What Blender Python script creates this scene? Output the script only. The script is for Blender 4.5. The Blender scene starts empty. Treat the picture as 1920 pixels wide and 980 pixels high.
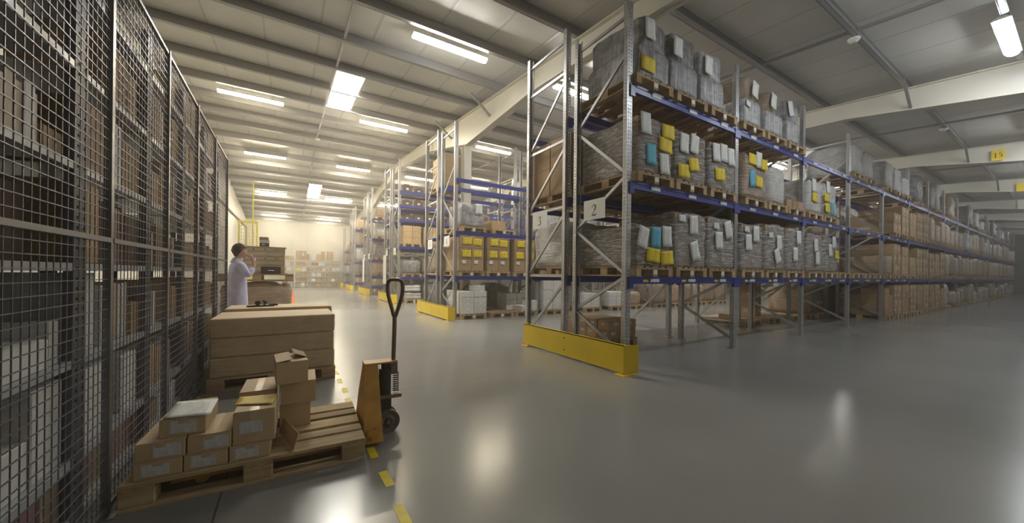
import bpy, math, random
from mathutils import Vector, Matrix, noise
random.seed(11)
SC = bpy.context.scene
COL = SC.collection
R = math.radians

# ------------------------------------------------------------------ helpers
class MB:
    """collects boxes, tubes and prisms into one mesh"""
    def __init__(s): s.v, s.f, s.m, s.sm = [], [], [], []
    def add(s, vs, fs, mi=0, smooth=False):
        b = len(s.v); s.v += [tuple(x) for x in vs]
        for f in fs:
            s.f.append(tuple(i + b for i in f)); s.m.append(mi); s.sm.append(smooth)
    def box(s, x0, x1, y0, y1, z0, z1, mi=0, M=None):
        vs = [(x, y, z) for z in (z0, z1) for y in (y0, y1) for x in (x0, x1)]
        if M is not None: vs = [M @ Vector(p) for p in vs]
        s.add(vs, [(0, 2, 3, 1), (4, 5, 7, 6), (0, 1, 5, 4), (2, 6, 7, 3), (0, 4, 6, 2), (1, 3, 7, 5)], mi)
    def chbox(s, x0, x1, y0, y1, z0, z1, c=.004, mi=0, M=None):
        """box with chamfered edges"""
        vs = []; idx = {}
        X, Y, Z = (x0, x1), (y0, y1), (z0, z1)
        for a in (0, 1):
            for b in (0, 1):
                for d in (0, 1):
                    sx, sy, sz = (1 if a == 0 else -1), (1 if b == 0 else -1), (1 if d == 0 else -1)
                    for ax in range(3):
                        p = [X[a] + sx * c, Y[b] + sy * c, Z[d] + sz * c]
                        p[ax] = (X[a], Y[b], Z[d])[ax]
                        idx[(a, b, d, ax)] = len(vs); vs.append(Vector(p))
        fs = []
        for k in (0, 1):
            fs.append([idx[(k, b, d, 0)] for b, d in ((0, 0), (0, 1), (1, 1), (1, 0))])
            fs.append([idx[(a, k, d, 1)] for a, d in ((0, 0), (0, 1), (1, 1), (1, 0))])
            fs.append([idx[(a, b, k, 2)] for a, b in ((0, 0), (0, 1), (1, 1), (1, 0))])
        for i in (0, 1):
            for j in (0, 1):
                fs.append([idx[(i, j, 0, 0)], idx[(i, j, 1, 0)], idx[(i, j, 1, 1)], idx[(i, j, 0, 1)]])
                fs.append([idx[(i, 0, j, 0)], idx[(i, 1, j, 0)], idx[(i, 1, j, 2)], idx[(i, 0, j, 2)]])
                fs.append([idx[(0, i, j, 1)], idx[(1, i, j, 1)], idx[(1, i, j, 2)], idx[(0, i, j, 2)]])
        for a in (0, 1):
            for b in (0, 1):
                for d in (0, 1): fs.append([idx[(a, b, d, 0)], idx[(a, b, d, 1)], idx[(a, b, d, 2)]])
        ctr = Vector(((x0 + x1) / 2, (y0 + y1) / 2, (z0 + z1) / 2)); out = []
        for f in fs:
            n = Vector((0, 0, 0)); p0 = vs[f[0]]
            for i in range(1, len(f) - 1): n += (vs[f[i]] - p0).cross(vs[f[i + 1]] - p0)
            cc = sum((vs[i] for i in f), Vector()) / len(f)
            out.append(tuple(f) if n.dot(cc - ctr) > 0 else tuple(reversed(f)))
        if M is not None: vs = [M @ p for p in vs]
        s.add(vs, out, mi)
    def bar(s, p0, p1, w, h, mi=0, up=(0, 0, 1)):
        """rectangular bar from p0 to p1; w across, h along 'up'"""
        p0, p1 = Vector(p0), Vector(p1); d = (p1 - p0).normalized(); u = Vector(up)
        sd = d.cross(u)
        if sd.length < 1e-4: sd = d.cross(Vector((1, 0, 0)))
        sd.normalize(); u = sd.cross(d).normalized()
        vs = [p + sd * a * w / 2 + u * b * h / 2 for p in (p0, p1) for a, b in ((-1, -1), (1, -1), (1, 1), (-1, 1))]
        s.add(vs, [(0, 3, 2, 1), (4, 5, 6, 7), (0, 1, 5, 4), (1, 2, 6, 5), (2, 3, 7, 6), (3, 0, 4, 7)], mi)
    def tube(s, pts, r, n=8, closed=False, mi=0, caps=True):
        pts = [Vector(p) for p in pts]; N = len(pts); rr = r if isinstance(r, (list, tuple)) else [r] * N
        rings = []; ref = None
        for i, p in enumerate(pts):
            a = pts[i - 1] if (i > 0 or closed) else p
            b = pts[(i + 1) % N] if (i < N - 1 or closed) else p
            d = (b - a).normalized()
            if ref is None: ref = d.orthogonal().normalized()
            ref = (ref - d * ref.dot(d)).normalized(); q = d.cross(ref)
            rings.append([p + (ref * math.cos(t) + q * math.sin(t)) * rr[i] for t in (2 * math.pi * k / n for k in range(n))])
        vs = [x for ring in rings for x in ring]; fs = []
        for i in range(N if closed else N - 1):
            j = (i + 1) % N
            for k in range(n):
                l = (k + 1) % n; fs.append((i * n + k, i * n + l, j * n + l, j * n + k))
        s.add(vs, fs, mi, True)
        if caps and not closed:
            s.add(rings[0], [tuple(reversed(range(n)))], mi); s.add(rings[-1], [tuple(range(n))], mi)
    def cyl(s, p0, p1, r, n=12, mi=0): s.tube([p0, p1], r, n, mi=mi)
    def prism(s, poly, y0, y1, mi=0, M=None):
        """polygon in XZ extruded along Y"""
        n = len(poly); vs = [(x, y0, z) for x, z in poly] + [(x, y1, z) for x, z in poly]
        if M is not None: vs = [M @ Vector(p) for p in vs]
        s.add(vs, [tuple(range(n)), tuple(reversed(range(n, 2 * n)))] + [(i, i + n, (i + 1) % n + n, (i + 1) % n) for i in range(n)], mi)
    def mesh(s, name, mats, smooth=None):
        me = bpy.data.meshes.new(name); me.from_pydata(s.v, [], s.f)
        for m in (mats if isinstance(mats, (list, tuple)) else [mats]): me.materials.append(m)
        me.polygons.foreach_set('material_index', s.m)
        if smooth:
            me.polygons.foreach_set('use_smooth', [True] * len(s.f)); me.update()
            me.set_sharp_from_angle(angle=R(smooth))
        else: me.polygons.foreach_set('use_smooth', s.sm)
        me.update(); return me

def link(name, me, parent=None, loc=(0, 0, 0), rz=0, rot=None, scale=None, label=None):
    o = bpy.data.objects.new(name, me); COL.objects.link(o)
    if parent is not None: o.parent = parent
    o.location = loc; o.rotation_euler = rot if rot else (0, 0, rz)
    if scale is not None: o.scale = scale
    if label: o['label'] = label
    return o
def tag(o, label, cat, group=None, kind=None):
    o['label'] = label; o['category'] = cat
    if group: o['group'] = group
    if kind: o['kind'] = kind
    return o
def thing(name, label, cat, loc=(0, 0, 0), rz=0, group=None):
    return tag(link(name, None, None, loc, rz), label, cat, group)
def struct(name, me, label, cat='building', loc=(0, 0, 0), rz=0):
    return tag(link(name, me, None, loc, rz), label, cat, None, 'structure')

# ------------------------------------------------------------------ materials
class NT:
    def __init__(s, name):
        s.mat = bpy.data.materials.new(name); s.mat.use_nodes = True
        s.t = s.mat.node_tree; s.n = s.t.nodes; s.n.clear()
        s.out = s.n.new('ShaderNodeOutputMaterial')
    def new(s, typ, **kw):
        n = s.n.new('ShaderNode' + typ)
        for k, v in kw.items():
            if k in n.inputs.keys():
                s.set(n.inputs[k], v)
            else: setattr(n, k, v)
        return n
    def set(s, sock, v):
        if isinstance(v, bpy.types.NodeSocket): s.t.links.new(v, sock)
        elif isinstance(v, bpy.types.Node): s.t.links.new(v.outputs[0], sock)
        else:
            if sock.type == 'RGBA' and len(v) == 3: v = (*v, 1)
            sock.default_value = v
    def inp(s, n, i, v): s.set(n.inputs[i], v)
    def math(s, op, a, b=0.0, c=None, clamp=False):
        n = s.n.new('ShaderNodeMath'); n.operation = op; n.use_clamp = clamp
        s.set(n.inputs[0], a); s.set(n.inputs[1], b)
        if c is not None: s.set(n.inputs[2], c)
        return n.outputs[0]
    def mix(s, f, a, b, mode='MIX'):
        n = s.n.new('ShaderNodeMix'); n.data_type = 'RGBA'; n.blend_type = mode
        s.set(n.inputs[0], f); s.set(n.inputs[6], a); s.set(n.inputs[7], b); return n.outputs[2]
    def coord(s, kind='Object', scale=None):
        c = s.n.new('ShaderNodeTexCoord').outputs[kind]
        if scale is not None:
            m = s.n.new('ShaderNodeMapping'); s.set(m.inputs['Vector'], c); m.inputs['Scale'].default_value = scale; return m.outputs[0]
        return c
    def noise(s, vec, scale, detail=3, rough=.5):
        n = s.n.new('ShaderNodeTexNoise'); s.set(n.inputs['Vector'], vec)
        n.inputs['Scale'].default_value = scale; n.inputs['Detail'].default_value = detail; n.inputs['Roughness'].default_value = rough
        return n.outputs['Fac']
    def ramp(s, f, lo, hi, a=0.0, b=1.0):
        n = s.n.new('ShaderNodeMapRange'); s.set(n.inputs[0], f)
        for i, v in enumerate((lo, hi, a, b)): n.inputs[i + 1].default_value = v
        return n.outputs[0]
    def bump(s, h, strength=.3, dist=.01):
        n = s.n.new('ShaderNodeBump'); s.set(n.inputs['Height'], h); n.inputs['Strength'].default_value = strength; n.inputs['Distance'].default_value = dist
        return n.outputs[0]
    def rand(s): return s.n.new('ShaderNodeObjectInfo').outputs['Random']
    def bsdf(s, **kw):
        b = s.n.new('ShaderNodeBsdfPrincipled')
        for k, v in kw.items(): s.set(b.inputs[k.replace('_', ' ')], v)
        return b
    def done(s, sh): s.t.links.new(sh.outputs[0], s.out.inputs[0]); return s.mat

def plain(name, col, rough=.5, metal=0, var=.06, scale=6, spec=.5, objvar=0, bump=0):
    t = NT(name); n = t.noise(t.coord(), scale, 4)
    c = t.mix(t.ramp(n, .3, .7), tuple(x * (1 - var) for x in col), tuple(min(1, x * (1 + var)) for x in col))
    if objvar:
        h = t.new('HueSaturation'); t.set(h.inputs['Value'], t.ramp(t.rand(), 0, 1, 1 - objvar, 1 + objvar)); t.set(h.inputs['Color'], c); c = h.outputs[0]
    kw = dict(Base_Color=c, Roughness=t.ramp(n, .2, .8, rough * .85, min(1, rough * 1.15)), Metallic=metal)
    kw['Specular_IOR_Level'] = spec
    if bump: kw['Normal'] = t.bump(n, bump, .01)
    return t.done(t.bsdf(**kw))

def m_concrete():
    t = NT('concrete_floor'); P = t.coord()
    a = t.noise(P, .45, 3, .5); b = t.noise(P, 2.2, 4, .55); c = t.noise(P, 60, 2)
    col = t.mix(t.ramp(a, .15, .85), (.25, .248, .238), (.33, .325, .31))
    col = t.mix(t.ramp(b, .2, .8, 0, .3), col, (.22, .22, .212))
    col = t.mix(t.ramp(c, .35, .65, 0, .08), col, (.32, .31, .3))
    x = t.new('SeparateXYZ'); t.set(x.inputs[0], P)
    jy = t.math('ABSOLUTE', t.math('SUBTRACT', t.math('FLOORED_MODULO', t.math('SUBTRACT', x.outputs[1], 3.95 - 3.0), 6.0), 3.0))
    jx = t.math('ABSOLUTE', t.math('SUBTRACT', t.math('FLOORED_MODULO', t.math('SUBTRACT', x.outputs[0], -.32 - 2.485), 4.97), 2.485))
    j = t.math('LESS_THAN', t.math('MINIMUM', jx, jy), .006)
    col = t.mix(t.math('MULTIPLY', j, .8), col, (.05, .05, .05))
    rg = t.math('ADD', t.ramp(a, .1, .9, .17, .26), t.math('MULTIPLY', j, .4))
    return t.done(t.bsdf(Base_Color=col, Roughness=rg, Specular_IOR_Level=.55, Normal=t.bump(t.math('MULTIPLY', j, -1.5), .1, .01)))

def m_galv(name, base=.5, var=.1):
    t = NT(name); v = t.n.new('ShaderNodeTexVoronoi'); t.set(v.inputs['Vector'], t.coord()); v.inputs['Scale'].default_value = 45
    n = t.noise(t.coord(), 9, 4); f = t.math('ADD', t.math('MULTIPLY', v.outputs['Distance'], .5), t.math('MULTIPLY', n, .6))
    c = t.mix(f, (base * (1 - var), base * (1 - var), base * (1 - var) * 1.02), (base * (1 + var), base * (1 + var), base * (1 + var) * 1.03))
    return t.done(t.bsdf(Base_Color=c, Metallic=.75, Roughness=t.ramp(n, .2, .8, .3, .5)))

def m_wood(name, a, b, axis=1):
    t = NT(name); sc = [14, 14, 14]; sc[axis] = 1.2
    P = t.coord('Object', tuple(sc)); n = t.noise(P, 2.2, 6, .6); n2 = t.noise(t.coord(), 3.5, 3)
    c = t.mix(t.ramp(n, .3, .72), a, b); c = t.mix(t.ramp(n2, .5, .75, 0, .45), c, tuple(x * .55 for x in a))
    h = t.new('HueSaturation'); t.set(h.inputs['Value'], t.ramp(t.rand(), 0, 1, .72, 1.2)); t.set(h.inputs['Color'], c)
    return t.done(t.bsdf(Base_Color=h.outputs[0], Roughness=.75, Specular_IOR_Level=.25, Normal=t.bump(n, .25, .004)))

def m_carton(name, a, label=False, tape=True, objvar=.2):
    """unit carton in -.5..+.5 local space: tape along the lid, optional printed shipping label on the front"""
    t = NT(name); P = t.coord(); x = t.new('SeparateXYZ'); t.set(x.inputs[0], P); X, Y, Z = x.outputs
    n = t.noise(t.coord('Object', (3, 3, 9)), 3, 4); c = t.mix(t.ramp(n, .3, .7), tuple(q * .9 for q in a), tuple(q * 1.08 for q in a))
    h = t.new('HueSaturation'); t.set(h.inputs['Value'], t.ramp(t.rand(), 0, 1, 1 - objvar, 1 + objvar * .8)); t.set(h.inputs['Color'], c); c = h.outputs[0]
    if tape:
        lid = t.math('MULTIPLY', t.math('LESS_THAN', t.math('ABSOLUTE', X), .07), t.math('GREATER_THAN', t.math('ADD', Z, t.math('MULTIPLY', t.math('ABSOLUTE', Y), .25)), .33))
        c = t.mix(t.math('MULTIPLY', lid, .5), c, tuple(min(1, q * 1.5) for q in a))
    if label:
        r = t.rand(); ox = t.ramp(r, 0, 1, -.22, .18)
        dx = t.math('ABSOLUTE', t.math('SUBTRACT', X, ox)); dz = t.math('ABSOLUTE', t.math('SUBTRACT', Z, .1))
        w = t.math('MULTIPLY', t.math('LESS_THAN', dx, .17), t.math('LESS_THAN', dz, .16)); w = t.math('MULTIPLY', w, t.math('LESS_THAN', Y, -.49))
        side = t.math('MULTIPLY', t.math('LESS_THAN', t.math('ABSOLUTE', t.math('SUBTRACT', Y, ox)), .15), t.math('MULTIPLY', t.math('LESS_THAN', dz, .12), t.math('LESS_THAN', X, -.49)))
        w = t.math('MAXIMUM', w, side)
        ln = t.math('GREATER_THAN', t.math('SINE', t.math('MULTIPLY', Z, 130)), .3)
        ln = t.math('MULTIPLY', ln, t.math('GREATER_THAN', t.noise(t.coord('Object', (30, 30, 9)), 1.5, 1), .5))
        c = t.mix(w, c, t.mix(t.math('MULTIPLY', ln, .55), (.62, .62, .6), (.15, .15, .16)))
    return t.done(t.bsdf(Base_Color=c, Roughness=.68, Specular_IOR_Level=.3, Normal=t.bump(n, .06, .01)))

def m_paper(name, col, ink=(.12, .12, .14), dens=.55, flat=False):
    """a printed sheet: rows of small print in the sheet's own metric space"""
    t = NT(name); P = t.coord(); x = t.new('SeparateXYZ'); t.set(x.inputs[0], P); X, Y, Z = x.outputs
    if flat: Z = Y
    ln = t.math('GREATER_THAN', t.math('SINE', t.math('MULTIPLY', Z, 520)), .1)
    bl = t.math('GREATER_THAN', t.noise(t.coord('Object', (38, 7, 1) if flat else (38, 1, 7)), 1, 2), dens)
    wd = t.math('GREATER_THAN', t.noise(t.coord('Object', (200, 60, 1) if flat else (200, 1, 60)), 1, 1), .42)
    mg = t.math('LESS_THAN', t.math('ABSOLUTE', X), .085)
    m = t.math('MULTIPLY', t.math('MULTIPLY', ln, bl), t.math('MULTIPLY', wd, mg))
    return t.done(t.bsdf(Base_Color=t.mix(t.math('MULTIPLY', m, .42), col, ink), Roughness=.55, Specular_IOR_Level=.3))

def m_film(name, lo_c, hi_c, lo=.2, hi=.75, rough=.16, wrp=3.5, bmp=.06):
    """stretch film: partly clear, glossy, drawn into mostly horizontal wrinkles; pale streaks painted in as highlights"""
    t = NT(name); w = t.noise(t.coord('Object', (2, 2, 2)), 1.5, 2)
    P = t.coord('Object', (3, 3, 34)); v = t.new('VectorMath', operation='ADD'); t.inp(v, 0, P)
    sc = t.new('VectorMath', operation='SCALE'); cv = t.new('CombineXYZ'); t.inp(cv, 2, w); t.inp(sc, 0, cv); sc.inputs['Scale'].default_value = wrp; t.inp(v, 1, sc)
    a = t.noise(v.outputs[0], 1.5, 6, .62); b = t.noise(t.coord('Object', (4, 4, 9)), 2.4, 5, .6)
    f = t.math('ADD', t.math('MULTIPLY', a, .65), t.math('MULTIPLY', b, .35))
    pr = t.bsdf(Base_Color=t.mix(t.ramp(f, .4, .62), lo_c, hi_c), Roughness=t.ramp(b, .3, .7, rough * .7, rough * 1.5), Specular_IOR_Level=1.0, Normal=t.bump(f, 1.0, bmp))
    tr = t.new('BsdfTransparent'); mx = t.new('MixShader')
    t.inp(mx, 0, t.ramp(f, .4, .62, lo, hi)); t.inp(mx, 1, tr); t.inp(mx, 2, pr); return t.done(mx)

def m_wrap(name, col, rough=.22, sheen_col=(.75, .75, .76), amt=.35, objvar=.15, ribs=False):
    """goods under several layers of film: dull goods colour with pale stretched folds, ribbed upright where ribs is set"""
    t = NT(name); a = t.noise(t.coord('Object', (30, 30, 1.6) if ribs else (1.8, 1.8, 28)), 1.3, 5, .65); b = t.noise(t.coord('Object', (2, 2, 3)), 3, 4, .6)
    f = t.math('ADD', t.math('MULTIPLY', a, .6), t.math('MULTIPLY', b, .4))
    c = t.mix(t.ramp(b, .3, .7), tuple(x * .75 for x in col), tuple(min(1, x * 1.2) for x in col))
    c = t.mix(t.ramp(f, .46, .66, 0, amt), c, sheen_col)
    h = t.new('HueSaturation'); t.set(h.inputs['Value'], t.ramp(t.rand(), 0, 1, 1 - objvar, 1 + objvar)); t.set(h.inputs['Color'], c)
    return t.done(t.bsdf(Base_Color=h.outputs[0], Roughness=rough, Specular_IOR_Level=.95, Normal=t.bump(f, 1.0, .05)))

def m_deck():
    t = NT('roof_liner_sheet'); P = t.coord(); x = t.new('SeparateXYZ'); t.set(x.inputs[0], P)
    n = t.noise(P, 1.3, 4)
    j = t.math('ABSOLUTE', t.math('SUBTRACT', t.math('FLOORED_MODULO', x.outputs[0], 1.0), .5))
    jl = t.math('LESS_THAN', j, .02)
    c = t.mix(t.ramp(n, .3, .7), (.62, .62, .58), (.7, .7, .66)); c = t.mix(t.math('MULTIPLY', jl, .35), c, (.25, .25, .24))
    return t.done(t.bsdf(Base_Color=c, Roughness=.38, Specular_IOR_Level=.5, Normal=t.bump(t.math('ADD', t.math('MULTIPLY', n, .2), t.ramp(j, 0, .05, 1, 0)), .35, .02)))

def m_clad():
    t = NT('wall_cladding'); P = t.coord(); x = t.new('SeparateXYZ'); t.set(x.inputs[0], P)
    s = t.math('ADD', x.outputs[0], x.outputs[1]); j = t.math('ABSOLUTE', t.math('SUBTRACT', t.math('FLOORED_MODULO', s, 1.1), .55))
    n = t.noise(P, 1.1, 4); c = t.mix(t.ramp(n, .3, .7), (.6, .58, .52), (.68, .66, .6))
    return t.done(t.bsdf(Base_Color=c, Roughness=.5, Normal=t.bump(t.ramp(j, 0, .03, 0, 1), .4, .02)))

def m_emit(name, col, s):
    t = NT(name); e = t.new('Emission'); t.inp(e, 0, (*col, 1)); t.inp(e, 1, s); return t.done(e)

def m_hazard():
    t = NT('hazard_chevron'); x = t.new('SeparateXYZ'); t.set(x.inputs[0], t.coord())
    f = t.math('LESS_THAN', t.math('FLOORED_MODULO', t.math('ADD', x.outputs[2], t.math('ABSOLUTE', x.outputs[0])), .2), .1)
    return t.done(t.bsdf(Base_Color=t.mix(f, (.02, .02, .02), (.7, .5, .03)), Roughness=.5))

def m_spines(name, cols, w=.05):
    t = NT(name); P = t.coord(); n = t.noise(P, 9, 3)
    h = t.n.new('ShaderNodeValToRGB'); h.color_ramp.interpolation = 'CONSTANT'; t.set(h.inputs[0], t.rand())
    e = h.color_ramp.elements; e[0].color = (*cols[0], 1); e[0].position = 0
    for i, c in enumerate(cols[1:]): k = e.new((i + 1) / len(cols)) if i < len(cols) - 2 else e[-1]; k.position = (i + 1) / len(cols); k.color = (*c, 1)
    c = t.mix(t.ramp(n, .4, .7, 0, .15), h.outputs[0], (.1, .1, .1))
    return t.done(t.bsdf(Base_Color=c, Roughness=.45))

M = {}
M['floor'] = m_concrete(); M['deck'] = m_deck(); M['clad'] = m_clad()
M['galv'] = m_galv('galvanised_steel', .43); M['galvd'] = m_galv('dull_galvanised_steel', .38); M['purlin'] = m_galv('purlin_steel', .36)
M['wire'] = plain('zinc_wire', (.17, .17, .2), .4, .5); M['tube'] = m_galv('fence_tube', .22)
M['blue'] = plain('blue_rack_paint', (.012, .03, .26), .32, 0, .1); M['orange'] = plain('orange_paint', (.75, .24, .04), .4)
M['yellow'] = plain('yellow_guard_paint', (.78, .57, .014), .38, 0, .05, 3); M['jack'] = plain('worn_amber_paint', (.56, .3, .055), .45, 0, .2, 8)
M['mast'] = plain('yellow_mast_paint', (.72, .6, .08), .4)
M['white'] = plain('cream_steel_paint', (.66, .63, .54), .45, 0, .04, 2); M['whitem'] = plain('white_board', (.78, .78, .75), .5, 0, .03)
M['black'] = plain('black_rubber', (.018, .017, .017), .55); M['dark'] = plain('dark_steel', (.05, .045, .045), .4, .6, .2)
M['bronze'] = plain('brown_handle_steel', (.2, .145, .1), .35, .15, .2, 20); M['wheel'] = plain('grey_brown_wheel', (.14, .11, .09), .55, 0, .2, 20)
M['wood'] = m_wood('pallet_wood', (.36, .24, .13), (.56, .41, .24)); M['woodx'] = m_wood('pallet_wood_grain_along', (.42, .31, .18), (.64, .5, .31), 0)
M['woodl'] = m_wood('pale_crate_wood', (.62, .5, .32), (.74, .63, .43), 0)
M['carton'] = m_carton('brown_carton', (.4, .27, .15)); M['cartonl'] = m_carton('labelled_carton', (.42, .29, .165), True)
M['cartonw'] = m_carton('white_carton', (.68, .68, .66), False, True, .06); M['cartond'] = m_carton('dark_carton', (.13, .085, .06), True, False)
M['cartony'] = m_carton('pale_tan_carton', (.5, .36, .2), False, True, .12); M['kraft'] = plain('kraft_board', (.56, .42, .255), .65, 0, .08, 7, .3)
M['kraftl'] = plain('pale_long_carton_board', (.62, .48, .31), .65, 0, .08, 5, .3); M['kraftd'] = plain('kraft_edge', (.36, .245, .13), .75, 0, .15, 20, .2); M['tape'] = plain('parcel_tape', (.58, .46, .3), .25, 0, .1, 30)
M['pw'] = m_paper('white_print_sheet', (.74, .75, .73)); M['py'] = m_paper('yellow_print_sheet', (.78, .6, .02), (.2, .14, .02), .52)
M['pb'] = m_paper('blue_sheet', (.1, .42, .58), (.08, .3, .42), .75); M['plabel'] = m_paper('shipping_label', (.66, .67, .7), (.2, .2, .24), .5)
M['pcream'] = m_paper('cream_yellow_sheet', (.8, .58, .13), (.5, .33, .05), .45, True); M['pflat'] = m_paper('flat_white_print', (.74, .75, .73), (.3, .3, .32), .5, True)
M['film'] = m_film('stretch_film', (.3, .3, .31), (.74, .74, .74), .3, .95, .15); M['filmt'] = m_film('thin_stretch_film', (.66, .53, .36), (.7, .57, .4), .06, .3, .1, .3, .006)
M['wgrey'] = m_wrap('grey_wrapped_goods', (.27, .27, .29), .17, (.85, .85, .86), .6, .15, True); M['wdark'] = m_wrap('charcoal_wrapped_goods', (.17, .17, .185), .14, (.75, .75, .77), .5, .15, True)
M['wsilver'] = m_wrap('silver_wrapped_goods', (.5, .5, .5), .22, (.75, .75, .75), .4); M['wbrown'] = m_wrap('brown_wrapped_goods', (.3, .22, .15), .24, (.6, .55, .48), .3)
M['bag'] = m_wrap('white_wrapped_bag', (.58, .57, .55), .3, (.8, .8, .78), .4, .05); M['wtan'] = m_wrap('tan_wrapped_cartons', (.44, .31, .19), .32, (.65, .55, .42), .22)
M['red'] = plain('red_film', (.22, .02, .04), .25); M['bluebin'] = plain('blue_bin_plastic', (.015, .05, .42), .35); M['bottle'] = plain('pale_bottle_plastic', (.5, .52, .54), .3)
M['spine'] = m_spines('box_spines', [(.62, .61, .58), (.45, .36, .25), (.6, .58, .55), (.4, .08, .08), (.5, .42, .32), (.66, .65, .62)])
M['spineb'] = m_spines('tan_spines', [(.4, .31, .2), (.48, .38, .26), (.34, .2, .19), (.44, .35, .24)])
M['shelf'] = plain('pale_shelf_steel', (.56, .58, .6), .35, .2); M['shelfu'] = plain('backlit_shelf_upright', (.11, .11, .13), .5); M['ink'] = plain('black_print', (.02, .02, .02), .6)  # upright colour darkened to stand in for its back-lit shade
M['lamp'] = m_emit('tube_light_cool', (1, .96, .86), 56); M['lampw'] = m_emit('tube_light_warm', (1, .86, .62), 92); M['sky'] = m_emit('skylight_dome', (1, .95, .85), 40)
M['lampr'] = m_emit('tube_light_right', (.95, .98, 1), 39)
M['hazard'] = m_hazard(); M['skin'] = plain('skin', (.55, .33, .24), .5, 0, .05, 20); M['coat'] = plain('lilac_work_coat', (.66, .66, .9), .8, 0, .1, 12, .2, 0, .3)
M['hair'] = plain('dark_brown_hair', (.07, .042, .026), .5, 0, .3, 60, .5, 0, .6); M['trouser'] = plain('dark_trousers', (.05, .05, .07), .8); M['shoe'] = plain('black_shoes', (.02, .02, .02), .4)
M['ytape'] = plain('yellow_floor_tape', (.82, .66, .03), .5, 0, .12, 14)
M['felt'] = plain('dark_brown_case', (.07, .04, .025), .45)

# ------------------------------------------------------------------ camera
cam = bpy.data.cameras.new('camera'); cam.lens = 36 * 675.16 / 1920; cam.sensor_width = 36; cam.sensor_fit = 'HORIZONTAL'
cam.shift_y = (513.654 - 490) / 1920; cam.clip_start = .05; cam.clip_end = 300
co = bpy.data.objects.new('camera', cam); COL.objects.link(co)
co.matrix_world = Matrix.Translation((0, 0, 1.27)) @ Matrix.Rotation(R(-31.7293), 4, 'Z') @ Matrix.Rotation(R(90), 4, 'X') @ Matrix.Rotation(R(.6325), 4, 'Z')
SC.camera = co

ordn = ['first', 'second', 'third', 'fourth', 'fifth', 'sixth', 'seventh', 'eighth', 'ninth', 'tenth', 'eleventh', 'twelfth', 'thirteenth', 'fourteenth', 'fifteenth', 'sixteenth', 'seventeenth', 'eighteenth', 'nineteenth', 'twentieth']
NUM = ordn + ['twenty-' + q for q in ordn[:9]]
# ------------------------------------------------------------------ building shell
XL, XR, YF, YB, RIDGE, SL = -2.95, 62.0, -1.3, 35.6, 18.3, .085
PZ0 = 5.38                                     # underside of the purlins at Y = 0
def pz(y): return PZ0 + SL * (y if y < RIDGE else 2 * RIDGE - y)
b = MB(); b.box(XL - .2, XR + .2, YF - .2, YB + .2, -.2, 0); struct('floor', b.mesh('floor', M['floor']), 'polished grey concrete warehouse floor with saw-cut joints', 'floor')
def deck_side(name, ya, yb, lab):
    """one roof slope with the skylight opening left free"""
    sk = (9.86, 12.84) if ya < RIDGE - 1 and ya < 5 else (24.55, 27.7)
    m = MB()
    def slab(x0, x1, y0, y1):
        vs = []
        for dz in (.22, .34):
            for y in (y0, y1):
                for x in (x0, x1): vs.append((x, y, pz(y) + dz))
        m.add(vs, [(0, 1, 3, 2), (4, 6, 7, 5), (0, 4, 5, 1), (2, 3, 7, 6), (0, 2, 6, 4), (1, 5, 7, 3)])
    slab(XL - .2, .95, ya, yb); slab(1.63, XR + .2, ya, yb); slab(.95, 1.63, ya, sk[0]); slab(.95, 1.63, sk[1], yb)
    return struct(name, m.mesh(name, M['deck']), lab, 'ceiling')
deck_side('ceiling', YF - .2, RIDGE, 'white metal roof lining sloping up to the ridge above the racks')
deck_side('ceiling', RIDGE, YB + .2, 'white metal roof lining sloping down to the far back wall')
for i, (y0, y1) in enumerate(((9.86, 12.84), (24.55, 27.7))):
    m = MB()
    vs = []
    for dz in (.2, .26):
        for y in (y0, y1):
            for x in (.955, 1.625): vs.append((x, y, pz(y) + dz))
    m.add(vs, [(0, 1, 3, 2), (4, 6, 7, 5), (0, 4, 5, 1), (2, 3, 7, 6), (0, 2, 6, 4), (1, 5, 7, 3)])
    w = struct('window_%d' % (i + 1), m.mesh('skylight', M['sky']), ['bright skylight panel in the near roof slope', 'bright skylight panel in the far roof slope'][i], 'skylight')
    k = MB()
    for x in (.93, 1.65): k.bar((x, y0, pz(y0) + .16), (x, y1, pz(y1) + .16), .04, .14)
    for y in (y0 - .02, y1 + .02): k.bar((.91, y, pz(y) + .16), (1.67, y, pz(y) + .16), .04, .14)
    link('window_frame', k.mesh('kerb', M['white']), w)
def wall(name, x0, x1, y0, y1, top, lab):
    m = MB(); n = len(top) // 2
    m.box(x0, x1, y0, y1, 0, 5.2)
    return m
m = MB(); m.box(XL - .2, XL, YF - .2, YB + .2, 0, 5.4)
m.add([(XL - .2, YF - .2, 5.4), (XL - .2, RIDGE, 7.3), (XL - .2, YB + .2, 5.4), (XL, YF - .2, 5.4), (XL, RIDGE, 7.3), (XL, YB + .2, 5.4)], [(0, 2, 1), (3, 4, 5), (0, 1, 4, 3), (1, 2, 5, 4)])
struct('wall_left', m.mesh('wall_left', M['clad']), 'cream clad gable wall behind the wire fence', 'wall')
m = MB(); m.box(XR, XR + .2, YF - .2, YB + .2, 0, 5.4)
m.add([(XR, YF - .2, 5.4), (XR, RIDGE, 7.3), (XR, YB + .2, 5.4), (XR + .2, YF - .2, 5.4), (XR + .2, RIDGE, 7.3), (XR + .2, YB + .2, 5.4)], [(0, 1, 2), (3, 5, 4), (0, 3, 4, 1), (1, 4, 5, 2)])
struct('wall_right', m.mesh('wall_right', M['clad']), 'cream clad gable wall at the far end of the long rack', 'wall')
m = MB(); m.box(XL - .2, XR + .2, YB, YB + .2, 0, pz(YB) + .24); struct('wall_back', m.mesh('wall_back', M['clad']), 'cream clad wall behind the far shelving', 'wall')
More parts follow.
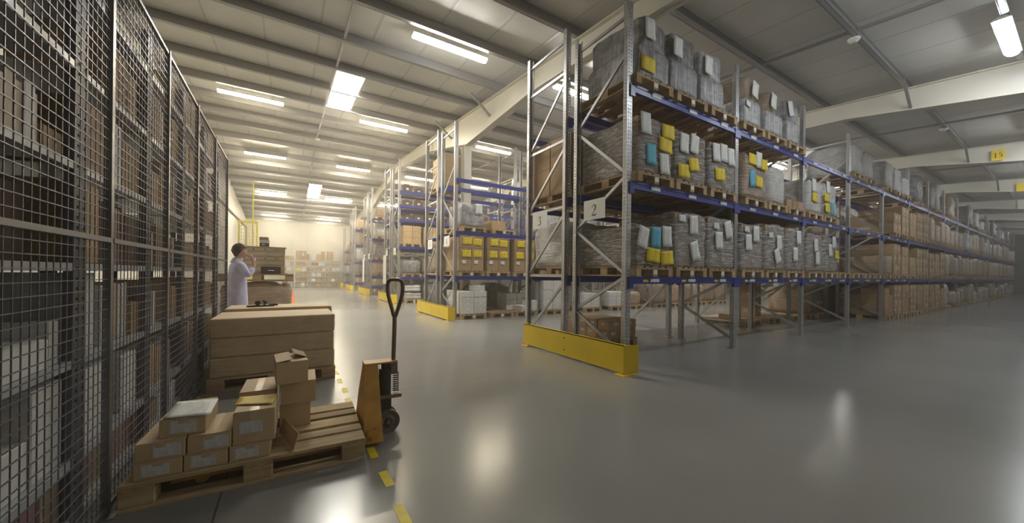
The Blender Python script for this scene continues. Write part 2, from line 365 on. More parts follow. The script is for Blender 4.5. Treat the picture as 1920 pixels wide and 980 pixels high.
m = MB(); m.box(XL - .2, XR + .2, YF - .2, YF, 0, pz(YF) + .24); struct('wall_front', m.mesh('wall_front', M['clad']), 'cream clad wall on the near side of the hall', 'wall')

# purlins: cold rolled C sections lying across the frames
def purlin(y):
    z = pz(y); t = .008; m = MB()
    m.box(XL, XR, y - t, y + t, z, z + .22); m.box(XL, XR, y - .075 if y < RIDGE else y, y if y < RIDGE else y + .075, z, z + .012)
    s = -1 if y < RIDGE else 1
    m.box(XL, XR, y + s * .075 - .005, y + s * .075 + .005, z, z + .03); m.box(XL, XR, y - .04, y + .04, z + .205, z + .22)
    return m.mesh('purlin', M['purlin'])
ys = [-.7 + 1.5 * i for i in range(13)] + [RIDGE + .7 + 1.5 * i for i in range(12)]
for i, y in enumerate(ys):
    struct('roof_beam', purlin(y), 'galvanised roof purlin, %s from the near eave' % NUM[i], 'beam')
# portal frames
FX = [-2.35, 4.75, 11.9, 19.0, 26.1, 33.2, 40.3, 47.4, 54.5]
def rafter():
    m = MB(); bw = .2
    def seg(ya, za, yb, zb, ta, tb):
        """web + flanges; z are tops, t are depths"""
        for (x0, x1, f) in ((-.012, .012, 'w'), (-bw / 2, bw / 2, 't'), (-bw / 2, bw / 2, 'b')):
            if f == 'w': A, B, C_, D = za, zb, za - ta, zb - tb
            elif f == 't': A, B, C_, D = za, zb, za - .02, zb - .02
            else: A, B, C_, D = za - ta + .02, zb - tb + .02, za - ta, zb - tb
            vs = [(x, y, z) for x in (x0, x1) for (y, z) in ((ya, A), (yb, B), (yb, D), (ya, C_))]
            m.add(vs, [(0, 1, 2, 3), (7, 6, 5, 4), (0, 4, 5, 1), (1, 5, 6, 2), (2, 6, 7, 3), (3, 7, 4, 0)])
    def hall(f):
        T = lambda y: pz(y) - .005
        seg(YF, T(YF), 3.3, T(3.3), .78, .42); seg(3.3, T(3.3), 6.9, T(6.9), .42, .52); seg(6.9, T(6.9), 10.3, T(10.3), .52, .95)
        seg(10.3, T(10.3), 13.6, T(13.6), .95, .5); seg(13.6, T(13.6), RIDGE, T(RIDGE), .5, .42)
        seg(RIDGE, T(RIDGE), 23, T(23), .42, .5); seg(23, T(23), 26.3, T(26.3), .5, .95); seg(26.3, T(26.3), 29.7, T(29.7), .95, .5); seg(29.7, T(29.7), YB, T(YB), .5, .8)
    hall(0)
    for y in (6.9, 13.6, 23, 29.7):
        m.box(-.1, .1, y - .008, y + .008, pz(y) - .53, pz(y) - .02)
    return m.mesh('rafter', M['white'])
def column(h):
    m = MB(); m.box(-.12, .12, -.13, -.115, .02, h); m.box(-.12, .12, .115, .13, .02, h); m.box(-.006, .006, -.115, .115, .02, h); m.box(-.17, .17, -.18, .18, 0, .02)
    return m.mesh('column', M['white'])
ra = rafter(); c1 = column(pz(10.3) - .96); c2 = column(pz(26.3) - .96); ce = column(pz(YB - .3) - .8)
for i, x in enumerate(FX):
    if i == 0: continue
    struct('rafter_beam', ra, 'cream steel portal rafter, %s from the gable wall beside the fence' % ordn[i], 'beam', (x, 0, 0))
    if i < 6:
        struct('roof_column', c1, 'cream steel column under the %s rafter, near roof slope' % ordn[i], 'column', (x, 10.52, 0)) if i else None
        struct('roof_column', c2, 'cream steel column under the %s rafter, far roof slope' % ordn[i], 'column', (x, 26.3, 0)) if i else None
    struct('roof_column', ce, 'cream steel column under the %s rafter against the back wall' % ordn[i], 'column', (x, YB - .3, 0))
    for y in (8.9, 11.7) if i == 1 else (() if i == 0 else (.6, 2.2)):      # fly braces from rafter foot to purlin
        k = MB(); k.bar((x - .02, y, pz(y) - .46), (x - .62, y, pz(y) + .02), .05, .05, 0, (0, 1, 0))
        struct('brace_beam', k.mesh('fly_brace', M['galvd']), 'short steel knee brace on the %s rafter, %s of its pair' % (ordn[i], 'near one' if y in (8.9, .6) else 'far one'), 'brace')
# sag bars, conduit with smoke detectors
for i, (x, ya, yb) in enumerate(((.93, 1.0, 17.8), (.93, 19.2, 34.5), (8.45, -.6, 17.8), (15.6, -.6, 17.8), (22.6, -.6, 17.8))):
    k = MB(); k.bar((x, ya, pz(ya) + .06), (x, yb, pz(yb) + .06), .05, .05)
    struct('trim_%d' % (i + 1), k.mesh('sag_bar', M['purlin']), ['steel sag bar between near purlins beside the near skylight', 'steel sag bar between far purlins beside the far skylight', 'dark sag bar between the purlins above the long rack', 'dark sag bar beyond the second rafter', 'dark sag bar beyond the third rafter'][i], 'beam')
k = MB(); k.tube([(XL + .06, 8, 4.72), (XL + .06, 34.8, 4.72)], .05, 8); k.tube([(XL + .06, 34.8, 4.72), (XL + .06, 34.8, .1)], .05, 8)
tag(link('wall_pipe', k.mesh('pipe', M['bronze'])), 'brown pipe running along the cream gable wall', 'pipe')
def detector():
    m = MB(); m.tube([(0, 0, 0), (0, 0, -.02), (0, 0, -.05), (0, 0, -.07)], [.09, .09, .07, .03], 16); return m.mesh('smoke_detector', M['whitem'])
dm = detector()
for x, y, l in ((8.6, 2.3, 'round white smoke detector under the purlin before the second rafter'), (15.9, 2.3, 'round white smoke detector under the purlin beyond the second rafter'), (.96, 17.1, 'round white smoke detector on the ridge above the aisle')):
    tag(link('smoke_detector', dm, None, (x, y, pz(y) - .005)), l, 'smoke detector')

# ------------------------------------------------------------------ lamps
def lamp_mesh(mat):
    a = MB(); L = .8
    a.prism([(-.1, .0), (.1, .0), (.1, .012), (.035, .055), (-.035, .055), (-.1, .012)], -L, L, 0, Matrix.Rotation(R(90), 4, 'Z'))
    d = MB(); pr = [(.08 * math.cos(t), -.06 * math.sin(t) - .001) for t in [math.pi * k / 8 for k in range(9)]]
    d.prism(list(reversed(pr)), -L + .01, L - .01, 0, Matrix.Rotation(R(90), 4, 'Z'))
    return a.mesh('housing', M['whitem']), d.mesh('diffuser', mat, 40)
LM = {k: lamp_mesh(M[k]) for k in ('lamp', 'lampw', 'lampr')}
def tube_light(x, y, label, kind='lamp', rz=0):
    t = thing('ceiling_tube_light', label, 'light', (x, y, pz(y) - .06), rz, 'fluorescent lights under the roof')
    link('housing', LM[kind][0], t); link('diffuser', LM[kind][1], t); return t
rows = [(7.0, 'first'), (13.2, 'second'), (20.4, 'third'), (26.8, 'fourth'), (33.3, 'fifth')]
for y, nm in rows:
    for x, w in ((-1.0, 'nearer the gable wall'), (2.8, 'nearer the rack ends')):
        if y == 7.0 and x < 0: continue
        tube_light(x, y, 'long lit tube light over the aisle, %s row back, %s' % (nm, w), 'lamp' if y < 10 else 'lampw')
for y, nm in rows[:4]:
    for i, x in enumerate((6.3, 9.95)):
        if y == 13.2: x += .9
        tube_light(x, y, 'lit tube light between first and second rafters, %s row back, %s' % (nm, ('near end', 'far end')[i]), 'lamp' if y < 10 else 'lampw')
for i, x in enumerate((13.6, 17.2, 20.7, 24.3, 31.5, 38.5)):
    tube_light(x, 7.0, 'lit tube light over the second aisle, %s beyond the second rafter' % ordn[i], 'lamp')
    if i < 4: tube_light(x, 13.2, 'lit tube light over the third aisle, %s beyond the second rafter' % ordn[i], 'lamp')
for i, x in enumerate((6.7, 10.35, 17.3, 24.4, 31.5, 38.6, 45.7, 52.8)):  # first tube is an added lamp out of view, brightening the rack faces
    tube_light(x, .8, 'lit tube light over the long rack aisle, %s from the fence' % ordn[i], 'lampr')

# ------------------------------------------------------------------ pallets
def pallet_meshes(wd):
    d = MB(); w, l = .4, .6                      # long axis Y
    for i in range(5):
        bw = (.145, .1, .145, .1, .145)[i]; cx = (-.3275, -.164, 0, .164, .3275)[i]
        d.chbox(cx - bw / 2, cx + bw / 2, -l, l, .122, .144, .002)
    for cy in (-l + .0725, 0, l - .0725): d.box(-w, w, cy - .0725, cy + .0725, .1, .1215)
    sk = MB()
    sk.box(-.05, .05, -l, l, 0, .022)
    for cy in (-l + .0725, 0, l - .0725): sk.chbox(-.05, .05, cy - .0725, cy + .0725, .0222, .0998, .003)
    lb = MB(); lb.box(-.045, .045, -.002, 0, .03, .095)
    one = MB()
    for i in range(5):
        bw = (.145, .1, .145, .1, .145)[i]; cx = (-.3275, -.164, 0, .164, .3275)[i]; one.box(cx - bw / 2, cx + bw / 2, -l, l, .122, .144)
    for cy in (-l + .0725, 0, l - .0725): one.box(-w, w, cy - .0725, cy + .0725, .1, .122)
    for cx in (-.35, 0, .35):
        one.box(cx - .05, cx + .05, -l, l, 0, .022)
        for cy in (-l + .0725, 0, l - .0725): one.box(cx - .05, cx + .05, cy - .0725, cy + .0725, .022, .1)
    return d.mesh('deck', wd), sk.mesh('skid', wd), lb.mesh('block_label', M['pw']), one.mesh('pallet', wd)
PM = pallet_meshes(M['wood'])
def pallet(x, y, z, label, group, detail=True, rz=0, lab=True):
    z += .001
    if not detail: return tag(link('pallet', PM[3], None, (x, y, z), rz), label, 'pallet', group)
    t = thing('pallet', label, 'pallet', (x, y, z), rz, group)
    link('deck', PM[0], t)
    for cx in (-.35, 0, .35): link('skid', PM[1], t, (cx, 0, 0))
    if lab: link('block_label', PM[2], t, (0, -.6, 0), label='small white label on the middle block')
    return t

# ------------------------------------------------------------------ papers
PAPER = {}
def paper_mesh(w, h, mat, seed):
    k = (w, h, mat, seed)
    if k in PAPER: return PAPER[k]
    rnd = random.Random(seed); m = MB(); nx, nz = 3, 5; c1_, c2_ = rnd.uniform(.0, .014), rnd.uniform(0, .012)
    g = []
    for s in (0, 1):
        for j in range(nz + 1):
            for i in range(nx + 1):
                u, v = i / nx - .5, j / nz - .5
                g.append((u * w, -.004 - c1_ * max(0, -v - .1) ** 1.3 * 2.4 - c2_ * max(0, u) * max(0, .5 - v) + s * .0012, v * h))
    n = (nx + 1) * (nz + 1); fs = []
    for j in range(nz):
        for i in range(nx):
            a = j * (nx + 1) + i; fs.append((a, a + 1, a + nx + 2, a + nx + 1)); fs.append((a + n + nx + 1, a + n + nx + 2, a + n + 1, a + n))
    edge = [i for i in range(nx + 1)] + [(j + 1) * (nx + 1) - 1 for j in range(1, nz + 1)] + [nz * (nx + 1) + i for i in range(nx - 1, -1, -1)] + [j * (nx + 1) for j in range(nz - 1, 0, -1)]
    for i in range(len(edge)):
        a, b_ = edge[i], edge[(i + 1) % len(edge)]; fs.append((a, a + n, b_ + n, b_))
    m.add(g, fs, 0, True); PAPER[k] = m.mesh('sheet', M[mat]); return PAPER[k]
PN = {'w': ('delivery_sheet', 'pw', 'white printed sheet'), 'y': ('delivery_sheet', 'py', 'bright yellow printed sheet'), 'b': ('delivery_sheet', 'pb', 'plain blue sheet')}
def papers(t, lst, ox, yfront, oz):
    for i, (c, x, z, w, h, ang) in enumerate(lst):
        nm, mt, lab = PN[c]
        if w > .25: w, h = (.29, .2)
        elif h > .24: w, h = (.21, .295)
        elif h < .16: w, h = (.16, .1)
        else: w, h = (.25, .2)
        link(nm, paper_mesh(w, h, mt, i % 4), t, (x - ox, yfront - .004 * (i % 3), z - oz), rot=(0, R(-ang), 0), label=lab)

# ------------------------------------------------------------------ loads
def lumpy(w, d, h, seed, amp=.02, rnd=.06, top=0, waist=0, n=8):
    """a box of soft goods pulled tight by film: rounded edges, bulges, a wavy top"""
    m = MB(); s = Vector((seed * 3.1, seed * 1.7, seed * .9)); cache = {}
    def P(p):
        k = (round(p[0], 4), round(p[1], 4), round(p[2], 4))
        if k not in cache:
            q = Vector((p[0] * w / 2, p[1] * d / 2, (p[2] * .5 + .5) * h))
            e = [max(0, abs(p[i]) - .82) / .18 for i in range(3)]
            cut = rnd * .5 * (e[0] * e[1] + (e[0] * e[2] + e[1] * e[2]) * (1 if p[2] > 0 else .2))
            q.x -= math.copysign(cut, p[0]) if e[0] else 0; q.y -= math.copysign(cut, p[1]) if e[1] else 0; q.z -= cut if e[2] and p[2] > 0 else 0
            nv = noise.noise_vector(q * 3.3 + s); n2 = noise.noise(Vector((q.x * 2, q.y * 2, q.z * 9)) + s)
            am = amp * (1 if p[2] > -.9 else .1)
            q.x += nv.x * am + math.copysign(n2 * am * .6, p[0]); q.y += nv.y * am + math.copysign(n2 * am * .6, p[1])
            if p[2] > -.5: q.z += nv.z * am + top * noise.noise(Vector((q.x * 3.5, q.y * 3.5, seed))) * max(0, p[2])
            if waist: g = 1 - waist * math.exp(-((p[2]) * 4) ** 2); q.x *= g; q.y *= g
            cache[k] = len(m.v); m.v.append(tuple(q))
        return cache[k]
    for ax in range(3):
        for sg in (-1, 1):
            for i in range(n):
                for j in range(n):
                    f = []
                    for (a, c) in ((i, j), (i + 1, j), (i + 1, j + 1), (i, j + 1)):
                        p = [0, 0, 0]; p[ax] = sg; p[(ax + 1) % 3] = a / n * 2 - 1; p[(ax + 2) % 3] = c / n * 2 - 1; f.append(P(p))
                    m.f.append(tuple(f if sg > 0 else reversed(f))); m.m.append(0); m.sm.append(True)
    return m
def core_stack(w, d, h, nx, ny, nz, seed):
    """closely packed cartons seen through film"""
    r = random.Random(seed); m = MB(); g = .004
    for i in range(nx):
        for j in range(ny):
            for k in range(nz):
                if k == nz - 1 and r.random() < .12 and nx * ny > 2: continue
                o = r.uniform(-.008, .008)
                m.box(-w / 2 + w * i / nx + g, -w / 2 + w * (i + 1) / nx - g, -d / 2 + d * j / ny + g + o, -d / 2 + d * (j + 1) / ny - g + o, h * k / nz + g, h * (k + 1) / nz)
    return m
LOADC = {}
def cached(key, fn):
    if key not in LOADC: LOADC[key] = fn()
    return LOADC[key]
def load(kind, x, y, z, w, d, h, label, group, seed=0, plist=(), rz=0):
    """goods on a pallet; (x, y, z) is the centre of the bottom face"""
    z += .002
    t = thing('wrapped_load', label, 'pallet load', (x, y, z), rz, group)
    if kind == 'clear':
        link('carton_stack', core_stack(w - .05, d - .05, h - .03, 2, 3, 3, seed).mesh('core', M['carton']), t)
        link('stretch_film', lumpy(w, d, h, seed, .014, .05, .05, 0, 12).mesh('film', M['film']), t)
        if seed % 3 == 0: link('red_bundle', lumpy(w * .55, d * .5, .16, seed + 5, .03, .06, .06, 0, 5).mesh('red', M['red']), t, (.1, 0, h - .05))
    elif kind == 'double':
        up = h * .48; lo = h - up
        link('lower_bundle', lumpy(w, d, lo, seed, .007, .02, .02, 0, 9).mesh('low', M['wgrey']), t)
        link('upper_bundle', lumpy(w * .86, d * .9, up, seed + 9, .008, .02, .03, 0, 9).mesh('up', M['wdark' if seed % 2 else 'wgrey']), t, (-.02, -.03, lo - .012), rz=R(random.Random(seed).uniform(-5, 5)))
    elif kind == 'doublebrown':
        up = h * .5; lo = h - up
        link('lower_bundle', lumpy(w, d, lo, seed, .007, .02, .02, 0, 9).mesh('low', M['wgrey']), t)
        link('upper_carton', lumpy(w * .72, d * .8, up, seed + 9, .012, .04, .03, 0, 6).mesh('up', M['wbrown']), t, (-.03, -.06, lo - .012), rz=R(8))
    else:
        mt = {'silver': 'wsilver', 'grey': 'wgrey', 'brown': 'wbrown', 'bag': 'bag', 'tan': 'wtan', 'dark': 'wdark'}[kind]
        n = 9 if plist else 6
        me = cached((kind, seed % 5, round(w, 2), round(d, 2), round(h, 2)), lambda: lumpy(w, d, h, seed % 5 + 1, .024, .07, .05, .05 if kind in ('silver', 'grey') else 0, n).mesh(kind, M[mt]))
        if plist: link('wrapped_goods', me, t)
        else:
            t2 = link('wrapped_load', me, None, (x, y, z), rz); tag(t2, label, 'pallet load', group); bpy.data.objects.remove(t); return t2
    papers(t, plist, x, -d / 2 - .012, z)
    return t
cb = MB(); cb.chbox(-.5, .5, -.5, .5, -.5, .5, .014)
CM = {k: cb.mesh(k, M[k]) for k in ('carton', 'cartonl', 'cartonw', 'cartond', 'cartony')}
def carton(x, y, z, w, d, h, label, group, mat='carton', rz=0):
    return tag(link('white_carton' if mat == 'cartonw' else 'carton', CM[mat], None, (x, y, z + h / 2), rz, scale=(w, d, h)), label, 'carton', group)
LAY = {1: ['only'], 2: ['bottom', 'top'], 3: ['bottom', 'middle', 'top'], 4: ['bottom', 'second', 'third', 'top'], 5: ['bottom', 'second', 'third', 'fourth', 'top'], 6: ['bottom', 'second', 'third', 'fourth', 'fifth', 'top']}
CLM = {1: [''], 2: ['left', 'right'], 3: ['left', 'middle', 'right'], 4: ['far left', 'mid left', 'mid right', 'far right']}
def stack(x, y, z, w, d, nx, ny, nz, ch, where, mat='cartonl', skip=(), col='brown', jit=.006, seed=1, hidden=True):
    r = random.Random(seed * 77 + 3); z += .002
    for k in range(nz):
        for i in range(nx):
            for j in range(ny):
                if (i, j, k) in skip or (i, k) in skip: continue
                dep = ['', ' front', ' back', ' rear'][0 if ny == 1 else (1 if j == 0 else (2 if j == ny - 1 else 3))] if ny < 4 else ' depth %s' % ordn[j]
                if i and j and k < nz - 1 and nx * ny > 2 and hidden: continue
                lab = ' '.join(('%s carton, %s layer %s%s, %s' % (col, LAY[nz][k], CLM[nx][i].replace('mid ', 'inner ').replace('far ', 'outer '), dep, where)).split()).replace(' ,', ',')
                cw, cd = w / nx, d / ny
                carton(x - w / 2 + cw * (i + .5) + r.uniform(-jit, jit) * .3, y - d / 2 + cd * (j + .5) + r.uniform(-jit, jit), z + k * (ch + .002), cw - .012, cd - .012, ch, lab, 'cartons in the stack ' + where, mat)

# ------------------------------------------------------------------ racks
def post_mesh(h):
    """perforated C-section upright: 90 mm face, 70 mm flanges, real slots; front faces -Y"""
    m = MB(); W, D = .05, .07; pitch = .05; n = int(h / pitch)
    def strip(o, u, wid, hx, hw, hh):
        """strip starting at o along u (unit), holes centred at the offsets hx"""
        o, u = Vector(o), Vector(u); Z = Vector((0, 0, 1)); xs = sorted(set([0, wid] + [q for c in hx for q in (c - hw / 2, c + hw / 2)]))
        for k in range(n):
            z0 = k * pitch; zz = (z0, z0 + (pitch - hh) / 2, z0 + (pitch + hh) / 2, z0 + pitch)
            for a, b_ in zip(xs[:-1], xs[1:]):
                mid = (a + b_) / 2; hole = any(abs(mid - c) < hw / 2 for c in hx)
                for q in ((0, 2) if hole else (None,)):
                    za, zb = (z0, z0 + pitch) if q is None else (zz[q], zz[q + 1])
                    m.add([o + u * a + Z * za, o + u * b_ + Z * za, o + u * b_ + Z * zb, o + u * a + Z * zb], [(0, 1, 2, 3)])
    strip((-W, 0, .01), (1, 0, 0), 2 * W, (.03, .07), .012, .026)
    strip((-W, D, .01), (0, -1, 0), D, (.035,), .012, .022); strip((W, 0, .01), (0, 1, 0), D, (.035,), .012, .022)
    H = n * pitch + .01
    for s in (-1, 1): m.box(s * W - (.02 if s > 0 else 0), s * W + (.02 if s < 0 else 0), D - .003, D, .01, H)
    m.box(-.07, .07, -.03, .1, 0, .012)
    return m.mesh('post', M['galv'])
POSTS = {}
def post(h): return cached(('post', round(h, 2)), lambda: post_mesh(h))
def brace_zig(y0, y1, h):
    """zig-zag nodes measured on the end frame: front, rear, front ..."""
    zs = [.14, .71, 1.27, 1.98, 2.66, 3.54, 4.36]; out = []; s = 0
    for a, b_ in zip(zs[:-1], zs[1:]):
        if b_ < h: out.append(((0, (y0, y1)[s], a + .03), (0, (y1, y0)[s], b_ - .03)))
        s = 1 - s
    out.append(((0, y0, h - .17), (0, y1, h - .17))); out.append(((0, y0, .2), (0, y1, .2)) if h < 0 else None); return [o for o in out if o]
def brace_h(y0, y1, h):
    zs = [.14, 1.25, 2.41, 3.53, 4.66]; out = [((0, y0, z), (0, y1, z)) for z in zs if z < h] + [((0, y0, h - .16), (0, y1, h - .16))]
    for a, b_ in zip(zs[:-1], zs[1:]):
        if b_ < h: out.append(((0, y1, a + .05), (0, y0, b_ - .12)))
    return out
def beam_mesh(L, labels=0, yl=False):
    m = MB(); hh = .105
    m.box(-L / 2, L / 2, 0, .045, -hh, 0); m.box(-L / 2, L / 2, -.008, .0, -hh, -hh + .03); m.box(-L / 2, L / 2, -.008, 0, -.03, 0)
    for s in (-1, 1): m.box(s * (L / 2 + .005) - .045, s * (L / 2 + .005) + .045, -.014, -.009, -.17, -.001); m.box(s * L / 2 - .006, s * L / 2 + .006, -.01, .045, -.17, -.001)
    return m.mesh('beam', M['blue'])
def strip_mesh(mat, w, h):
    m = MB(); m.box(-w / 2, w / 2, -.0125, -.0085, -h / 2, h / 2); return m.mesh('label', M[mat])
STW, STY = strip_mesh('pw', .2, .045), strip_mesh('py', .12, .035)
def rack(label, x0, nb, yf, yb, levels, heights, mode, sub=True, lab=False, BW=2.8, skip=()):
    """x0 is the centre of the first upright; yf, yb the outer faces of front and rear posts"""
    t = thing('pallet_rack', label, 'rack', (x0, yf, 0), 0, 'rows of pallet racking'); D = yb - yf
    for i in range(nb + 1):
        h = heights[min(i, len(heights) - 1)] if not callable(heights) else heights(i)
        f = link('upright_frame', None, t, (i * BW, 0, 0))
        link('post', post(h), f); link('post', post(h), f, (0, D, 0), R(180))
        br = (brace_zig if mode == 'zig' else brace_h)(.06, D - .06, h)
        for bi, (p0, p1) in enumerate(br):
            def mk():
                m = MB(); m.bar(p0, p1, .045, .028, 0, (1, 0, 0)); return m.mesh('brace', M['galv'])
            link('brace', cached(('br', mode, round(D, 2), round(h, 2), bi), mk), f)
    bm = cached(('beam', BW), lambda: beam_mesh(BW - .1))
    for i in range(nb):
        for li, z in enumerate(levels):
            if (i, li) in skip: continue
            for side in (0, 1):
                bo = link('shelf_beam', bm, t, (i * BW + BW / 2, -.006 if side == 0 else D + .006, z), 0 if side == 0 else R(180))
                if side == 0 and (i < 5 if lab else False):
                    for q in (-.85, .05, .95):
                        link('beam_label', STW, bo, (q, 0, -.055))
                        if li == 0: link('beam_label', STY, bo, (q - .2, 0, -.06), label='small yellow label')
    return t
X1 = 3.92
NB = 16
def hR2(i): return 3.98 if i == 4 else 5.0
PY2 = 3.27 + .6                                   # pallet centre line of rack 2
rack('grey and blue pallet rack along the wide aisle carrying the sign two', X1, NB, 3.34, 4.41, [1.256, 2.565, 3.89], hR2, 'zig', True, True)
rack('grey and blue pallet rack carrying the sign three, back to back with the sign-two rack', X1, 11, 4.62, 5.76, [1.256, 2.565, 3.89], [5.36], 'h', True)
rack('pallet rack across the aisle from the racks signed two and three, carrying the sign four', X1, 7, 9.33, 10.40, [1.2, 2.46, 3.93], [5.5, 5.45], 'zig', True)
rack('pallet rack back to back with the rack signed four, carrying the sign five', X1, 4, 10.68, 11.85, [1.2, 2.46, 3.93], [5.7], 'h', False)
rack('pallet rack of small dark parts, carrying the sign six', X1, 4, 15.4, 16.5, [1.1, 2.4, 3.55, 4.15, 4.75], [6.1], 'zig', False)
rack('pallet rack back to back with the rack signed six, carrying the sign seven', X1, 3, 16.85, 18.0, [1.1, 2.4, 3.55, 4.15], [6.2], 'h', False)
rack('pallet rack before the last aisles, carrying the sign eight', X1, 3, 21.3, 22.35, [.5, 1.1, 2.0, 3.2, 4.3], [6.0], 'zig', False)
rack('pallet rack back to back with the rack signed eight, carrying the sign nine', X1, 2, 22.75, 23.8, [1.1, 2.3, 3.5], [6.0], 'h', False)
rack('pallet rack far down the aisle, third pair from the back wall', X1, 2, 27.2, 28.25, [.5, 1.1, 2.0, 3.2, 4.3], [5.9], 'zig', False)
rack('pallet rack far down the aisle, second pair from the back wall', X1, 2, 28.6, 29.65, [1.1, 2.3, 3.5], [5.9], 'h', False)
rack('single pallet rack standing closest to the back wall', X1, 2, 32.7, 33.75, [.5, 1.1, 2.0, 3.0], [5.0], 'zig', False)

# ------------------------------------------------------------------ rack end guards
def guard(y0, L, label):
    t = thing('rack_guard', label, 'guard rail', (3.6, y0, 0), 0, 'yellow guards at the rack ends')
    m = MB(); z0, z1, th = .03, .385, .012
    path = [(.17, 0), (0, .09), (0, L - .12), (.1, L)]
    for (xa, ya), (xb, yb) in zip(path[:-1], path[1:]):
        d = Vector((xb - xa, yb - ya, 0)).normalized(); nrm = Vector((-d.y, d.x, 0)) * -th
        a, b_ = Vector((xa, ya, 0)), Vector((xb, yb, 0))
        vs = [p + q + Vector((0, 0, z)) for z in (z0, z1) for p, q in ((a, Vector()), (b_, Vector()), (b_, nrm), (a, nrm))]
        m.add(vs, [(0, 3, 2, 1), (4, 5, 6, 7), (0, 1, 5, 4), (1, 2, 6, 5), (2, 3, 7, 6), (3, 0, 4, 7)])
    m.box(.0, .05, .09, L - .12, z1 - .012, z1)
    link('rail', m.mesh('rail', M['yellow'], 20), t)
    for y in (.1, L - .25):
        f = MB(); f.box(-.06, .16, y - .06, y + .1, 0, .012); f.box(.012, .1, y, y + .012, .012, .33); link('foot_bracket', f.mesh('foot', M['yellow']), t)
    bl = MB()
    for y in (L * .5,):
        for z in (.12, .3): bl.cyl((-.006, y, z), (.002, y, z), .012, 10)
    link('bolt', bl.mesh('bolt', M['dark']), t)
for y0, L, w in ((3.03, 2.5, 'in front of the rack signs two and three'), (8.95, 2.95, 'in front of the rack signs four and five'), (15.05, 3.0, 'third along, partly behind the truck handle'), (21.0, 2.9, 'fourth along the row of rack ends'), (26.9, 2.85, 'fifth along the row of rack ends'), (32.45, 1.32, 'last, close to the back wall')):
    guard(y0, L, 'yellow steel guard %s' % w)

# ------------------------------------------------------------------ number signs
DIG = {   # strokes as (x, z, width) in a unit-high box, thick and thin like a serif numeral
 '2': [[(.06, .74, .1), (.1, .87, .07), (.22, .96, .05), (.36, .95, .1), (.46, .84, .15), (.46, .68, .15), (.36, .5, .11), (.22, .3, .07), (.05, .09, .06)], [(.04, .06, .1), (.48, .06, .12), (.54, .22, .05)]],
 '3': [[(.06, .78, .1), (.12, .9, .06), (.25, .97, .05), (.38, .92, .11), (.43, .79, .14), (.37, .64, .1), (.22, .53, .05), (.38, .46, .1), (.47, .3, .15), (.41, .12, .12), (.24, .03, .06), (.08, .08, .1), (.05, .16, .09)]],
 '4': [[(.4, .97, .06), (.04, .32, .05)], [(.02, .3, .08), (.56, .3, .08)], [(.4, .98, .13), (.4, .02, .13)], [(.26, .02, .05), (.54, .02, .05)]],
 '5': [[(.5, .95, .1), (.16, .95, .1)], [(.15, .97, .05), (.1, .52, .05), (.24, .6, .07), (.4, .54, .13), (.47, .32, .15), (.4, .1, .12), (.22, .03, .06), (.06, .1, .1)]],
 '1': [[(.3, .98, .14), (.3, .02, .14)], [(.12, .84, .05), (.3, .97, .06)], [(.12, .02, .05), (.48, .02, .05)]],
 '6': [[(.45, .9, .08), (.26, .94, .06), (.12, .7, .12), (.08, .35, .15), (.16, .1, .1), (.3, .03, .07), (.44, .14, .12), (.46, .36, .13), (.34, .53, .07), (.16, .46, .06)]],
 '7': [[(.06, .92, .12), (.5, .92, .12)], [(.5, .95, .05), (.34, .6, .09), (.24, .03, .14)]],
 '8': [[(.28, .97, .06), (.1, .84, .12), (.14, .66, .13), (.4, .42, .14), (.46, .22, .13), (.28, .03, .06), (.09, .18, .12), (.12, .4, .1), (.4, .64, .12), (.44, .84, .1), (.28, .97, .06)]],
 '9': [[(.1, .1, .08), (.28, .06, .06), (.43, .3, .12), (.47, .65, .15), (.4, .9, .1), (.26, .97, .07), (.11, .86, .12), (.09, .64, .13), (.2, .47, .07), (.38, .54, .06)]]}
def glyphs(txt, size):
    """flat ink shapes in XZ, facing -Y, centred"""
    m = MB(); ox = -.6 * size * len(txt) / 2
    for ch in txt:
        for st in DIG[ch]:
            fine = []
            for (x0, z0, w0), (x1, z1, w1) in zip(st[:-1], st[1:]):
                for k in range(4): q = k / 4; fine.append((x0 + (x1 - x0) * q, z0 + (z1 - z0) * q, w0 + (w1 - w0) * q))
            fine.append(st[-1]); L, Rr = [], []
            for i, (x, z, w) in enumerate(fine):
                a, b_ = fine[max(0, i - 1)], fine[min(len(fine) - 1, i + 1)]; dx, dz = b_[0] - a[0], b_[1] - a[1]; l = math.hypot(dx, dz) or 1
                nx, nz = -dz / l * w / 2, dx / l * w / 2; L.append((x + nx, z + nz)); Rr.append((x - nx, z - nz))
            vs = [(ox + x * size, 0, (z - .5) * size) for x, z in L + Rr]; n = len(L); b = len(m.v)
            m.add(vs, [(i, i + 1, n + i + 1, n + i) for i in range(n - 1)])
        ox += .6 * size
    return m
def sign(txt, cx, y, z, w, h, label, rz=R(-90), mat='whitem', size=None, name='rack_sign'):
    t = thing(name, label, 'sign', (cx, y, z), rz)
    m = MB(); m.box(-w / 2, w / 2, 0, .004, -h / 2, h / 2); link('board', m.mesh('board', M[mat]), t)
    if txt:
        g = glyphs(txt, size or h * .55); link('number', g.mesh('number', M['ink']), t, (0, -.0012, -.01), label='black serif number %s' % txt)
    return t
sign('2', 3.857, 3.93, 2.25, .44, .3, 'white rectangular sign with the numeral two on the corner rack frame', size=.17)
sign('3', 3.857, 5.3, 2.25, .44, .3, 'white rectangular sign with the numeral three beside the numeral two', size=.17)
for n, nw, y, z in (('4', 'four', 9.85, 2.2), ('5', 'five', 11.3, 2.2), ('6', 'six', 15.9, 2.2), ('7', 'seven', 17.4, 2.2), ('8', 'eight', 21.8, 2.2), ('9', 'nine', 23.3, 2.2)):
    sign(n, 3.857, y, z, .42, .3, 'small white sign with the numeral %s on a rack frame down the aisle' % nw, size=.17)
